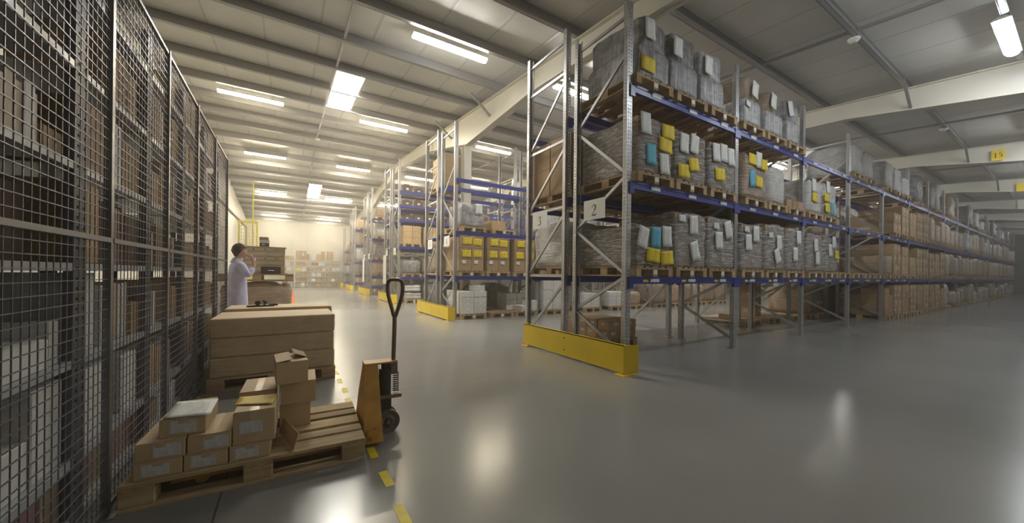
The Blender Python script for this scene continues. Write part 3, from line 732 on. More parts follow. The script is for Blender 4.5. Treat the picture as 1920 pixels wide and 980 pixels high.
for y, z0, z1, w in ((17.75, .75, 2.1, 'beside the sign with numeral seven'), (23.5, .7, 2.1, 'beside the sign with numeral nine')):
    m = MB(); m.box(-.3, .3, 0, .012, z0, z1); tag(link('notice_board', m.mesh('board', M['whitem']), None, (3.845, y, 0), R(-90)), 'tall blank white board on the rack end %s' % w, 'board')
sign('15', 18.87, 1.61, 5.18, .26, .34, 'yellow sign with number 15 on the third rafter', mat='yellow', size=.16, name='rafter_sign')
sign('', 25.97, 1.6, 5.14, .3, .34, 'plain yellow sign on the fourth rafter', mat='yellow', name='rafter_sign')
# chevron board on the column behind rack 4
m = MB(); m.box(-.15, .15, 0, .01, -.38, .38)
tag(link('hazard_board', m.mesh('chevron', M['hazard']), None, (4.75, 10.372, .55)), 'black and yellow chevron board on the column in the rack signed four', 'sign')
HAZE = .012

# ------------------------------------------------------------------ rack two: the three nearest bays, load by load
PAP = {
'S0': [('w', 4.17, 3.38, .22, .3, 2), ('y', 4.66, 3.36, .28, .2, 2), ('y', 4.6, 3.15, .28, .2, -4), ('b', 4.29, 2.97, .25, .3, 3), ('w', 4.58, 2.88, .21, .3, 5)],
'S1': [('w', 5.06, 3.28, .22, .3, -3), ('w', 5.32, 3.31, .22, .29, -8), ('y', 5.3, 2.99, .23, .2, 10), ('y', 5.06, 2.86, .28, .2, 4)],
'S2': [('w', 5.94, 3.3, .22, .28, 3), ('w', 6.16, 3.33, .21, .26, 1), ('w', 6.38, 3.3, .21, .3, 3), ('y', 6.06, 2.96, .28, .2, 5)],
'T0': [('w', 4.24, 4.71, .22, .3, 2), ('y', 4.2, 4.2, .28, .2, -1)], 'T1': [('w', 4.88, 4.67, .22, .3, -3)], 'T2': [('w', 5.69, 4.65, .22, .3, -3)],
'T3': [('w', 7.2, 4.68, .22, .3, -14), ('w', 6.95, 4.36, .15, .13, -12)], 'T4': [('w', 7.92, 4.66, .22, .3, -12)], 'T5': [('w', 8.66, 4.7, .22, .28, 16)],
'S3': [('y', 7.14, 3.4, .26, .2, -1), ('w', 7.36, 3.42, .22, .3, 0), ('y', 7.55, 3.36, .24, .2, -1), ('b', 7.14, 3.05, .21, .3, 5), ('y', 7.37, 3.02, .24, .2, -2)],
'S6': [('w', 9.86, 3.3, .22, .3, 2), ('y', 9.9, 3.04, .26, .19, -7)],
'S7': [('w', 10.66, 3.36, .22, .29, 2), ('y', 10.58, 3.12, .26, .2, -3), ('y', 10.62, 2.88, .26, .2, -2), ('b', 10.93, 2.9, .22, .3, 5)],
'P0': [('w', 4.14, 1.8, .2, .3, -15), ('b', 4.41, 1.81, .22, .3, -3), ('w', 4.65, 1.84, .22, .3, 1), ('y', 4.36, 1.56, .3, .2, -5), ('y', 4.66, 1.53, .3, .2, 5)],
'P1': [('w', 5.03, 2.14, .16, .1, 1), ('w', 5.32, 2.06, .22, .33, 1), ('w', 5.35, 1.66, .22, .28, 15)],
'P2': [('w', 5.96, 2.1, .16, .11, 1), ('w', 6.32, 2.06, .22, .3, 15), ('w', 6.03, 1.86, .22, .32, 1)],
'P3': [('w', 6.95, 2.12, .16, .1, 1), ('w', 7.28, 2.05, .22, .3, 1), ('w', 7.0, 1.88, .22, .32, 1)],
'P4': [('w', 7.86, 2.07, .16, .1, 1), ('w', 8.2, 1.94, .22, .3, 1), ('w', 8.12, 1.68, .22, .28, 20)],
'P5': [('w', 9.1, 2.1, .22, .3, 2), ('w', 8.94, 1.74, .22, .32, 1)],
'P6': [('w', 10.0, 1.98, .22, .32, 2), ('w', 10.08, 1.7, .22, .28, 2)],
'P7': [('w', 10.84, 1.91, .22, .31, 2), ('w', 11.04, 2.1, .22, .3, 2), ('y', 11.22, 1.81, .22, .2, 2)]}
WT = 'wrapped loads on rack two'; PT = 'pallets carrying loads on rack two'
def r2(code, x, lvl, kind, w, h, lab, seed, d=1.12, yc=None, place=None, px=None):
    z = (1.256, 2.565, 3.89)[lvl]; yc = yc or 3.285 + d / 2
    pallet(px or x, 3.87, z, 'wooden pallet under the %s' % (place or lab), PT, True)
    load(kind, x, yc, z + .146, w, d, h, lab, WT, seed, PAP.get(code, ()))
r2('P0', 4.41, 0, 'clear', .8, .58, 'low grey wrapped load with a blue sheet, lowest shelf by the end frame', 2, 1.18, place='low load with a blue sheet on the lowest shelf')
for code, x, n, sd in (('P1', 5.3, 'second', 3), ('P2', 6.17, 'third', 6), ('P3', 7.2, 'fourth', 4), ('P4', 8.1, 'fifth', 7), ('P5', 9.0, 'sixth', 8), ('P6', 10.02, 'seventh', 10), ('P7', 10.95, 'eighth', 11)):
    r2(code, x, 0, 'clear', .84 if code not in 'P3' else .8, (.9, .88, .86, .84, .84, .83, .85)[sd % 7], 'tall film wrapped load, %s along the lowest shelf of rack two' % n, sd, place='%s load along the lowest shelf' % n)
r2('S0', 4.42, 1, 'clear', .8, .79, 'film wrapped load with blue and yellow sheets, middle shelf by the end frame', 12, place='load with blue sheet on the middle shelf by the end frame')
r2('S1', 5.28, 1, 'clear', .84, .78, 'film wrapped load with two yellow and two white sheets, middle shelf', 9, place='second load along the middle shelf')
r2('S2', 6.19, 1, 'clear', .84, .78, 'film wrapped load with three white sheets and a yellow one, middle shelf', 15, place='third load along the middle shelf')
r2('S3', 7.3, 1, 'brown', .84, .8, 'brown wrapped load with yellow sheets and a blue one, second middle-shelf bay', 3, place='brown load in the second bay, middle shelf')
r2('S4', 8.18, 1, 'bag', .7, .72, 'white bulging film bag beside the brown load, middle shelf', 4, 1.0, place='white bag in the second bay, middle shelf')
pallet(9.02, 3.87, 2.565, 'wooden pallet under small flat cartons in the second bay, middle shelf', PT)
stack(9.0, 3.75, 2.709, .76, .9, 3, 2, 1, .16, 'on the second bay middle shelf', 'carton', seed=3)
r2('S6', 10.0, 1, 'bag', .78, .74, 'white film wrapped load with one yellow sheet, third bay middle shelf', 7, place='white load in the third bay, middle shelf')
r2('S7', 10.86, 1, 'bag', .74, .78, 'white film wrapped load with a blue sheet, third bay middle shelf', 8, place='white load with a blue sheet, third bay')
for code, x, w, n, kd, sd, px in (('T0', 4.36, .66, 'first', 'double', 2, 4.38), ('T1', 5.08, .68, 'second', 'double', 1, 5.28), ('T2', 5.84, .68, 'third', 'double', 4, 6.19), ('T3', 7.15, .62, 'fourth', 'doublebrown', 3, 7.2), ('T4', 8.0, .72, 'fifth', 'doublebrown', 5, 8.1), ('T5', 8.84, .64, 'sixth', 'double', 7, 9.0)):
    r2(code, x, 2, kd, w, (.88, .86, .84)[sd % 3], 'dark grey shiny wrapped load of two tiers, %s along the top shelf' % n, sd, 1.0, place='%s dark load along the top shelf' % n, px=px)
pallet(11.83, 3.87, 1.256, 'empty wooden pallet, third bay of the lowest shelf', PT)

# farther bays of rack two: (bay, slot) -> what stands there
def slotx(b, i): return X1 + 2.8 * b + .48 + .92 * i
FAR = 'wrapped loads on the far bays of rack two'; FP = 'pallets in the far bays of rack two'
LV = ['lowest', 'middle', 'top']; SL3 = ['first', 'second', 'third']
def far_load(b, i, lvl, kind, h, seed, d=1.06, w=.8):
    pl = '%s bay rack two, %s shelf %s slot' % (ordn[b], LV[lvl], SL3[i])
    z = (1.256, 2.565, 3.89)[lvl]; x = slotx(b, i)
    pallet(x, 3.87, z, 'wooden pallet in the %s' % pl, FP, b < 7, lab=b < 6)
    if kind == 'cartons': return stack(x, 3.86, z + .146, .8, 1.1, 2, 2 if b < 4 else 1, 3 if h > .8 else 2, h / 3 if h > .8 else h / 2, pl, 'cartonl' if seed % 3 else 'cartony', seed=seed)
    if kind == 'none': return
    y = 3.3 + d / 2
    load(kind, x, y, z + .146, w, d, h, '%s load in the %s' % ({'silver': 'silver film wrapped', 'tan': 'tan wrapped carton', 'brown': 'brown wrapped', 'grey': 'grey wrapped', 'dark': 'dark wrapped', 'bag': 'white wrapped'}[kind], pl), FAR, seed)
for b, i, l, k, h in ((3, 0, 2, 'silver', .78), (3, 1, 2, 'silver', .74), (4, 0, 2, 'silver', .8), (4, 1, 2, 'silver', .76), (4, 2, 2, 'silver', .6), (5, 1, 2, 'dark', .95), (6, 0, 2, 'brown', .95), (6, 1, 2, 'silver', 1.0), (7, 1, 2, 'brown', .9), (9, 0, 2, 'silver', .95), (9, 2, 2, 'silver', .8), (10, 1, 2, 'silver', .5), (11, 0, 2, 'brown', .75), (12, 0, 2, 'grey', .8), (13, 1, 2, 'silver', .6), (14, 1, 2, 'grey', .8)):
    far_load(b, i, l, k, h, b + i)
for b, i, h in ((4, 1, .62), (4, 2, .9), (5, 0, .8), (5, 1, .9), (5, 2, .95), (6, 0, .95), (6, 1, .75), (6, 2, .95), (7, 0, .9)): far_load(b, i, 1, 'cartons' if b < 6 else 'tan', h, b * 3 + i)
for b in range(7, 16):
    for i in range(3):
        if b == 7 and i == 0 or (b + 2 * i) % 5 == 0: continue
        far_load(b, i, 1, ('tan', 'brown', 'silver', 'tan')[(b * 2 + i) % 4], .7 + .08 * ((b + i) % 4), b + i)
for b, i, h in ((4, 1, .95), (4, 2, .9), (5, 0, .6), (5, 1, .94), (5, 2, .95), (6, 0, .85), (6, 1, .85), (6, 2, .94)): far_load(b, i, 0, 'cartons', h, b + 2 * i + 1)
far_load(3, 0, 0, 'none', 0, 0); far_load(3, 1, 0, 'none', 0, 0); far_load(3, 2, 0, 'none', 0, 0); far_load(4, 0, 0, 'tan', .55, 2)
stack(12.75, 4.0, 1.402, .5, .6, 1, 1, 2, .2, 'on the third pallet row, fourth bay lowest shelf', 'cartond', col='dark', seed=9)
for b in range(7, 16):
    for i in range(3): far_load(b, i, 0, ('tan', 'tan', 'brown')[(b + i) % 3], .85 + .07 * ((b + i) % 3), b + i)
# floor under rack two, from the fifth bay on
FF = 'pallets on the floor under rack two'
for b, i, h, nz in ((4, 0, .2, 4), (4, 1, .222, 4), (4, 2, .225, 4), (5, 0, .225, 4), (5, 1, .22, 4), (5, 2, .225, 4), (6, 0, .22, 4), (6, 1, .225, 4), (6, 2, .24, 3)):
    pl = 'floor under the %s bay, %s slot' % (ordn[b], SL3[i]); x = slotx(b, i)
    pallet(x, 3.87, 0, 'wooden pallet on the %s' % pl, FF, b < 6)
    stack(x, 3.86, .146, .8, 1.14, 2, 2 if b < 5 else 1, nz, h, pl, 'cartonl' if (b + i) % 2 else 'carton', skip={(0, 1, 3), (1, 0, 3)} if (b, i) == (4, 0) else (), seed=b + i)
for b in range(7, 16):
    for i in range(3):
        if (b * i) % 4 == 3: continue
        pl = 'floor under the %s bay, %s slot' % (ordn[b], SL3[i]); x = slotx(b, i)
        pallet(x, 3.87, 0, 'wooden pallet on the %s' % pl, FF, False)
        load(('tan', 'tan', 'brown', 'silver')[(b + i) % 4], x, 3.87, .146, .78, 1.06, .45 + .11 * ((b * 2 + i) % 5), '%s load on the %s' % (('tan wrapped', 'tan wrapped', 'brown wrapped', 'silver wrapped')[(b + i) % 4], pl), FAR, b + i)

# ------------------------------------------------------------------ rack three (back of rack two)
G3 = 'pallets in rack three'; W3 = 'wrapped loads on rack three'
def r3(b, i, lvl, kind, h, seed):
    z = (1.256, 2.565, 3.89)[lvl] if lvl >= 0 else 0; x = slotx(b, i)
    pl = '%s bay rack three %s slot %s' % (ordn[b], SL3[i], (LV[lvl] + ' shelf') if lvl >= 0 else 'floor')
    pallet(x, 5.2, z, 'wooden pallet in the %s' % pl, G3, b < 3, R(180), False)
    if kind == 'cartons': return stack(x, 5.2, z + .146, .8, 1.14, 2, 2, 2, h / 2, pl, 'carton', seed=seed)
    if kind == 'none': return
    load(kind, x, 5.2, z + .146, .78, 1.06, h, '%s load in the %s' % ({'tan': 'tan wrapped carton', 'grey': 'grey wrapped', 'brown': 'brown wrapped', 'silver': 'silver wrapped', 'bag': 'white wrapped', 'dark': 'dark wrapped'}[kind], pl), W3, seed)
r3(0, 0, 1, 'cartons', .96, 1); r3(0, 1, 1, 'cartons', .8, 2); r3(0, 2, 1, 'brown', .8, 3); r3(0, 0, 0, 'bag', .8, 4); r3(0, 1, 0, 'tan', .8, 5); r3(0, 2, 0, 'grey', .8, 6)
for b in range(1, 11):
    for i in range(3):
        if (b * 3 + i) % 7 != 2 and not (b == 3): r3(b, i, 1, ('tan', 'brown', 'grey')[(b + i) % 3], .66 + .07 * ((b + i) % 3), b + i)
        if b not in (2, 3) or i == 1: r3(b, i, 0, ('tan', 'grey', 'brown')[(b + 2 * i) % 3], .7 + .06 * ((b + i) % 4), b + i)
for b in range(3, 11):
    for i in range(3):
        if b == 3 and i == 0: continue
        r3(b, i, -1, ('tan', 'brown')[(b + i) % 2], .7 + .1 * ((b + i) % 3), b + i)
# low carton stack on a dark pallet just inside the end frame
pallet(5.06, 5.02, 0, 'dark pallet on the floor just inside the end frame of rack three', G3, True, R(180), False)
stack(5.08, 4.98, .146, .72, 1.1, 2, 4, 2, .16, 'just inside the end frame of rack three', 'cartonl', jit=.005, seed=5)
pallet(10.3, 5.25, 0, 'dark pallet with a loose board on the floor of the third bay', G3, True, R(180), False)
stack(9.95, 5.1, .146, .4, .36, 1, 1, 1, .14, 'on the pallet in the third bay floor of rack three', 'carton', seed=2)
pallet(11.45, 5.25, 0, 'dark pallet under a single carton column, third bay floor', G3, True, R(180), False)
stack(11.42, 5.25, .146, .34, .4, 1, 1, 4, .24, 'on the second pallet of the third bay floor', 'cartonl', seed=6)
pallet(12.85, 5.2, 0, 'dark pallet on the floor of the fourth bay of rack three', G3, True, R(180), False)

# ------------------------------------------------------------------ rack four
G4 = 'pallets in rack four'
def carton_sheet(x, y, z, w, d, h, label, group, mat, sheets):
    t = thing('carton', label, 'carton', (x, y, z), 0, group)
    link('body', CM[mat], t, (0, 0, h / 2), scale=(w, d, h))
    for i, (c, sx, sz) in enumerate(sheets): link(PN[c][0], paper_mesh(.27 if c == 'y' else .12, .2 if c == 'y' else .1, PN[c][1], i), t, (sx, -d / 2 - .004, sz), rot=(0, R((-2, 3, 0)[i % 3]), 0), label=PN[c][2])
for q, x in enumerate((4.4, 5.27, 6.2, 7.2, 8.1, 9.05)):
    pl = '%s pallet along the lowest shelf of rack four' % ordn[q]
    pallet(x, 9.87, 1.2, 'wooden pallet, %s along the lowest shelf of rack four' % ordn[q], G4, True)
    if q > 3: stack(x, 9.86, 1.346, .76, 1.1, 2, 1, 3, .3, '%s pallet lowest shelf of rack four' % ordn[q], 'carton', seed=q); continue
    for k in range(2):
        for i in range(2):
            cx = x - .19 + .38 * i
            carton_sheet(cx, 9.84, 1.349 + k * .325, .372, 1.1, .32, 'brown carton, %s layer %s, %s pallet lowest shelf of rack four' % (LAY[3][k], CLM[2][i], ordn[q]), 'cartons with yellow sheets on rack four', 'carton', [('y', .02 * (1 - 2 * i), .16)] if k == 1 else [('w', -.06, .25)])
    carton_sheet(x, 9.84, 1.999, .76, 1.1, .34, 'wide brown carton with two yellow sheets, top of %s pallet on rack four' % ordn[q], 'cartons with yellow sheets on rack four', 'carton', [('y', -.15, .19), ('y', .17, .17)])
pallet(4.45, 9.87, 2.46, 'wooden pallet under the silver load on the middle shelf of rack four', G4)
load('grey', 4.45, 9.83, 2.606, .78, .98, .68, 'grey wrapped load with a white sheet on the middle shelf of rack four', 'wrapped loads on rack four', 3, [('w', 4.62, 3.13, .22, .3, 2)])
stack(5.5, 10.0, 2.605, .5, .6, 1, 1, 1, .3, 'alone on the middle shelf of rack four', 'cartony', seed=2); pallet(5.5, 9.95, 2.46, 'wooden pallet under the lone carton on rack four', G4)
for q, (x, h, k) in enumerate(((7.25, .75, 'silver'), (8.2, .7, 'tan'), (9.02, .8, 'grey'))):
    pallet(x, 9.87, 2.46, 'wooden pallet, %s in the second bay middle shelf of rack four' % ordn[q], G4, False); load(k, x, 9.87, 2.606, .78, 1.0, h, '%s wrapped load, second bay middle shelf of rack four' % k, 'wrapped loads on rack four', q)
# floor of rack four: white cartons
pallet(4.43, 9.75, 0, 'wooden pallet under white cartons at the end of rack four', G4)
stack(4.43, 9.72, .146, .8, 1.1, 2, 3, 4, .155, 'on the first floor pallet of rack four', 'cartonw', col='white', seed=4); carton(4.62, 9.4, .78, .34, .36, .16, 'single white carton on top of the white stack at rack four', 'white cartons at rack four', 'cartonw')
pallet(5.35, 9.75, 0, 'brown pallet with a folded crate, second on the floor of rack four', G4)
pallet(6.2, 9.75, 0, 'pallet under low white cartons, third on the floor of rack four', G4)
stack(6.2, 10.0, .146, .8, .6, 2, 1, 3, .17, 'back of third floor pallet of rack four', 'cartonw', col='pale grey', seed=7)
stack(6.35, 9.45, .146, .6, .5, 2, 1, 2, .15, 'front of third floor pallet of rack four', 'cartonw', skip={(0, 1)}, col='white', seed=8)
for q, (x, nz, h) in enumerate(((7.3, 6, .155), (9.0, 3, .16), (10.25, 3, .17))):
    pallet(x, 9.75, 0, 'pallet under white cartons, %s on the floor of rack four' % ordn[q + 3], G4, False)
    stack(x, 9.74, .146, .8, 1.0, 2, 2, nz, h, 'on the %s floor pallet of rack four' % ordn[q + 3], 'cartonw', col='white', seed=q)
for q, x in enumerate((11.3, 12.85, 13.75, 14.65, 15.65, 16.5, 17.4)):
    pallet(x, 9.8, 0, 'pallet far along the floor of rack four, %s of that run' % ordn[q], G4, False); load(('tan', 'brown')[q % 2], x, 9.8, .146, .78, 1.0, (.5, .85, .88, .8, .75, .85, .9)[q], 'tall wrapped carton load far along rack four, %s of that run' % ordn[q], 'wrapped loads on rack four', q)
# rack five
pallet(4.45, 11.26, 3.93, 'pallet under the large tan carton on the top shelf of rack five', G4); carton(4.5, 11.24, 4.077, .84, 1.0, .95, 'very large tan carton on the top shelf of rack five', None, 'cartony')
for q, (x, z, h, k) in enumerate(((4.45, 1.2, .8, 'brown'), (5.4, 1.2, .8, 'tan'), (6.22, 1.2, .7, 'tan'), (4.45, 0, .85, 'dark'), (5.4, 0, .7, 'dark'), (5.4, 2.46, .7, 'brown'), (6.22, 0, .8, 'brown'))):
    w5 = ('lowest shelf', 'lowest shelf second slot', 'lowest shelf third slot', 'floor', 'floor second slot', 'middle shelf', 'floor third slot')[q]
    pallet(x, 11.26, z, 'pallet in rack five, %s' % w5, G4, False); load(k, x, 11.28, z + .146, .78, .98, h, '%s wrapped load in rack five, %s' % (k, w5), 'wrapped loads on rack five', q)

# ------------------------------------------------------------------ racks 6 to 11, seen as slices down the aisle
G6 = 'pallets in the racks down the aisle'
def bin_mesh():
    m = MB(); m.prism([(-.2, 0), (.2, 0), (.22, .2), (-.22, .2)], -.13, .13); m.box(-.05, .05, -.14, -.128, .05, .11, 1); m.box(-.12, .1, -.1, .08, .2, .25, 0); return m.mesh('parts_bin', [M['felt'], M['pw']])
BM_ = bin_mesh()
for li, z in enumerate((3.55, 4.15, 4.75)):
    m = MB(); m.box(X1 + .08, X1 + 2.72, 15.5, 16.4, z + .002, z + .022); tag(link('shelf_panel', m.mesh('panel', M['shelf'])), 'steel shelf panel of rack six under dark parts, %s of three' % LAY[3][li], 'shelf panel')
    for i in range(5): tag(link('parts_bin', BM_, None, (4.28 + .5 * i, 15.66, z + .024), 0, scale=(1, 1, 1 + .25 * ((i * 7 + li) % 3 - 1))), 'dark parts bin, %s along, %s shelf of rack six' % (ordn[i], LAY[3][li]), 'bin', 'dark parts bins on rack six')
for q, x in enumerate((4.5, 5.4, 6.22)):
    pallet(x, 16.0, 2.4, 'pallet under tan cartons on rack six, %s along' % ordn[q], G6, False); stack(x, 15.98, 2.546, .78, 1.0, 2, 1, 3, .25, 'on rack six, %s pallet along' % ordn[q], 'cartony', col='tan', seed=q)
    pallet(x, 16.0, 1.1, 'pallet on the lowest shelf of rack six, %s along' % ordn[q], G6, False); load(('dark', 'brown', 'tan')[q], x, 16.0, 1.246, .78, 1.0, (.6, .8, .8)[q], '%s load on the lowest shelf of rack six' % ('dark', 'brown', 'tan')[q], 'loads on rack six', q)
pallet(4.55, 15.85, 0, 'pale pallet under silver packs on the floor of rack six', G6, True)
load('silver', 4.55, 15.85, .146, .76, .86, .28, 'lower silver film pack on the floor of rack six', 'loads on rack six', 1); load('silver', 4.55, 15.85, .485, .72, .84, .26, 'upper silver film pack on the floor of rack six', 'loads on rack six', 2)
for q, x in enumerate((5.4, 6.22)): load('dark', x, 15.95, .002, .76, .9, .85, 'black tall load standing on the floor of rack six, %s' % ('near one', 'far one')[q], 'loads on rack six', q)
for r_, (yc, lv, nm) in enumerate(((17.42, (0, 1.1, 2.4, 3.55), 'rack 7'), (21.85, (0, .5, 1.1, 2.0, 3.2, 4.3), 'rack 8'), (23.3, (0, 1.1, 2.3, 3.5), 'rack 9'), (27.75, (0, .5, 1.1, 2.0, 3.2, 4.3), 'the rack third pair from the back'), (29.1, (0, 1.1, 2.3), 'the rack second pair from the back'), (33.2, (0, .5, 1.1, 2.0, 3.0), 'the rack by the back wall'))):
    WN = ['floor', 'lowest level', 'second level', 'third level', 'fourth level', 'fifth level']
    nm2 = {'rack 7': 'rack seven', 'rack 8': 'rack eight', 'rack 9': 'rack nine'}.get(nm, nm)
    for li, z in enumerate(lv):
        top = (lv[li + 1] if li + 1 < len(lv) else z + .9) - z
        for i in range(2):
            x = 4.5 + .95 * i; h = min(.8, top - .3); pz_ = 0
            if h > .25 and top > .7: pallet(x, yc, z, 'pallet on the %s of %s, %s slot' % (WN[li], nm2, ('first', 'second')[i]), G6, False); pz_ = .146
            else: h = top - .16
            k = ('tan', 'brown', 'dark', 'tan', 'silver')[(li * 2 + i + r_) % 5]
            load(k, x, yc, z + pz_, .76, .86, h, '%s load on the %s of %s, %s slot' % (k, WN[li], nm2, ('first', 'second')[i]), 'loads on the racks down the aisle', li + i)

# ------------------------------------------------------------------ shelving against the back wall
for u in range(4):
    x0 = -.75 + 1.12 * u
    t = thing('shelving_unit', 'steel shelving against the back wall, %s unit from the fence side' % ordn[u], 'shelving', (x0, 33.9, 0), 0, 'shelving units at the back wall')
    for sx in (0, 1.1):
        for sy in (0, .5): m = MB(); m.box(-.02, .02, -.02, .02, 0, 2.5); link('upright', cached('bsu', lambda: m.mesh('upright', M['shelf'])), t, (sx, sy, 0))
    for z in (.08, .5, .93, 1.36, 1.79, 2.24):
        m = MB(); m.box(.02, 1.08, -.02, .5, -.03, 0); link('shelf', cached('bsb', lambda: m.mesh('shelf', M['shelf'])), t, (0, 0, z))
    r = random.Random(u)
    for li, z in enumerate((.08, .5, .93, 1.36, 1.79, 2.24)):
        x = x0 + .06; n = 0
        while x < x0 + .86:
            w = r.choice((.3, .36, .42, .48)); h = r.choice((.14, .2, .26, .3)) if li < 5 else r.choice((.3, .5, .75)); w = min(w, x0 + 1.05 - x)
            if u == 1 and li == 3 and x < .84: x = .84; continue
            mt = r.choice(('carton', 'cartonl', 'cartony', 'cartonw', 'carton')) 
            carton(x + w / 2, 34.12, z + .001, w - .02, .42, h, 'small carton, %s along %s shelf, %s back wall unit' % (ordn[n], ordn[li], ordn[u]), 'cartons on the back wall shelving', mt); x += w; n += 1
    for q, (xx, c) in enumerate(((.3, 'yellow'),)):
        if u == 2: m = MB(); m.box(-.16, .16, -.12, .12, 0, .2); tag(link('storage_bin', m.mesh('bin', M['ytape']), None, (x0 - .85, 34.0, 1.361)), 'yellow bin on the back wall shelving', 'bin')

# ------------------------------------------------------------------ wire mesh fence
FXX = -.79; PY0 = 2.656; PS = 1.014
def wire_panel():
    m = MB(); w = PS - .03; n = int(w / .05)
    for i in range(1, n + 1): y = .015 + i * .05; m.box(-.0018, .0018, y - .0018, y + .0018, .06, 2.88)
    for j in range(57): z = .06 + j * .0505; m.box(.0018, .0054, .017, PS - .017, z - .0019, z + .0019)
    return m.mesh('wire_mesh', M['wire'])
WPM = wire_panel()
def tubebar(p0, p1, w):
    m = MB(); m.bar(p0, p1, w, w); return m.mesh('tube', M['tube'])
FT = {'post': tubebar((0, 0, 0), (0, 0, 2.92), .03), 'top_rail': tubebar((0, .016, 2.895), (0, PS - .016, 2.895), .02), 'mid_rail': tubebar((.006, .016, 1.42), (.006, PS - .016, 1.42), .024), 'bottom_rail': tubebar((0, .016, .05), (0, PS - .016, .05), .024)}
pn = ['first', 'second', 'third', 'fourth', 'fifth', 'sixth', 'seventh']
for k in range(-2, 4):
    t = thing('mesh_fence_panel', 'wire mesh fence panel, %s from the camera end' % pn[k + 2], 'fence panel', (FXX, PY0 + k * PS, 0), 0, 'wire mesh fence panels')
    for nm in ('top_rail', 'mid_rail', 'bottom_rail'): link(nm, FT[nm], t)
    link('wire_mesh', WPM, t); link('post', FT['post'], t, (0, PS, 0))
    m = MB(); m.box(-.04, .04, -.04, .04, 0, .008); link('foot_plate', cached('fpl', lambda: m.mesh('foot', M['galvd'])), t, (0, PS, 0))

# ------------------------------------------------------------------ shelving behind the fence
SZ = (.06, .35, .83, 1.30, 1.79, 2.27, 2.74)
def shelf_upright():
    m = MB(); m.box(-.0015, .0015, -.03, .03, 0, 3.0); m.box(-.03, .0, -.0315, -.0285, 0, 3.0)
    return m
def upright_holes(h=3.0):
    """slotted angle: a flat face with a ladder of square holes"""
    m = MB(); p = .05; n = int(h / p); W = .03; hw = .007
    for k in range(n):
        z0 = k * p; zz = (z0, z0 + p / 2 - hw, z0 + p / 2 + hw, z0 + p)
        for ya, yb, hole in ((-W, -hw, 0), (-hw, hw, 1), (hw, W, 0)):
            for q in ((0, 2) if hole else (None,)):
                za, zb = (z0, z0 + p) if q is None else (zz[q], zz[q + 1]); m.add([(0, ya, za), (0, yb, za), (0, yb, zb), (0, ya, zb)], [(0, 1, 2, 3)])
    m.box(-.035, 0, -W - .002, -W, 0, n * p); m.box(-.035, 0, W, W + .002, 0, n * p)
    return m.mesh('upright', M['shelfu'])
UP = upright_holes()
def shelf_board(w, d):
    m = MB(); m.box(-d, 0, 0, w, -.004, 0); m.box(-.004, 0, 0, w, -.038, -.004); m.box(-d, -d + .004, 0, w, -.038, -.004); m.box(-.022, -.004, 0, w, -.038, -.035)
    return m.mesh('shelf', M['shelf'])
SBD = shelf_board(PS - .09, .5)
def shelving(x, y, label, group, zs=SZ):
    t = thing('shelving_unit', label, 'shelving', (x, y, 0), 0, group)
    for yy in (.03, PS - .035):
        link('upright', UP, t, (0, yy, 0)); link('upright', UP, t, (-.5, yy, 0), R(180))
    for z in zs: link('shelf', SBD, t, (0, .045, z))
    return t
SX = -.885
for j in range(-1, 5):
    shelving(SX, PY0 + (j - 1) * PS, 'steel shelving behind the wire fence, %s bay from the camera' % pn[j + 1], 'shelving behind the fence', SZ)
for j in range(4): shelving(-1.95, .3 + j * 1.014, 'steel shelving along the gable wall, %s bay' % pn[j], 'shelving along the gable wall', (.1, .5, .95, 1.25, 1.55, 1.9, 2.3))
SB = 'boxes on the shelving behind the fence'
SN = {.06: 'floor shelf', .35: 'first shelf up', .83: 'second shelf up', 1.3: 'third shelf up', 1.79: 'fourth shelf up', 2.27: 'fifth shelf up', 2.74: 'top shelf'}
BX = MB(); BX.chbox(-.5, .5, -.5, .5, -.5, .5, .02)
SPM = {'spine': BX.mesh('box', M['spine']), 'spineb': BX.mesh('box', M['spineb']), 'whitem': BX.mesh('box', M['whitem'])}
CNT = {}
def sbox(j, z, y, w, h, d=.34, mat='carton', inset=.03, what=None, nm='carton'):
    """one box on a shelf cell; y is measured from the near end of the bay"""
    n = CNT[(j, z)] = CNT.get((j, z), -1) + 1
    what = what or {'carton': 'brown carton', 'cartonl': 'labelled brown carton', 'cartonw': 'white carton', 'cartony': 'tan carton', 'cartond': 'dark carton', 'spine': 'upright narrow box', 'spineb': 'upright tan box', 'whitem': 'white box'}[mat]
    me = SPM.get(mat) or CM[mat]
    o = link(nm, me, None, (SX - inset - d / 2, PY0 + (j - 1) * PS + y + w / 2, z + .001 + h / 2), 0, scale=(d, w - .004, h))
    return tag(o, '%s, %s along, %s in the %s fence bay' % (what, ordn[n], SN[z], pn[j + 1]), 'box', SB)
def srow(j, z, y0, y1, wr, hr, mat, d=.3, seed=0, inset=.03):
    r = random.Random(seed + int(z * 100) + j * 7); y = y0
    while y < y1 - .02:
        w = min(r.uniform(*wr), y1 - y); sbox(j, z, y, w, r.uniform(*hr), d, mat, inset + r.uniform(0, .015), nm='archive_box' if 'spine' in mat else 'carton'); y += w
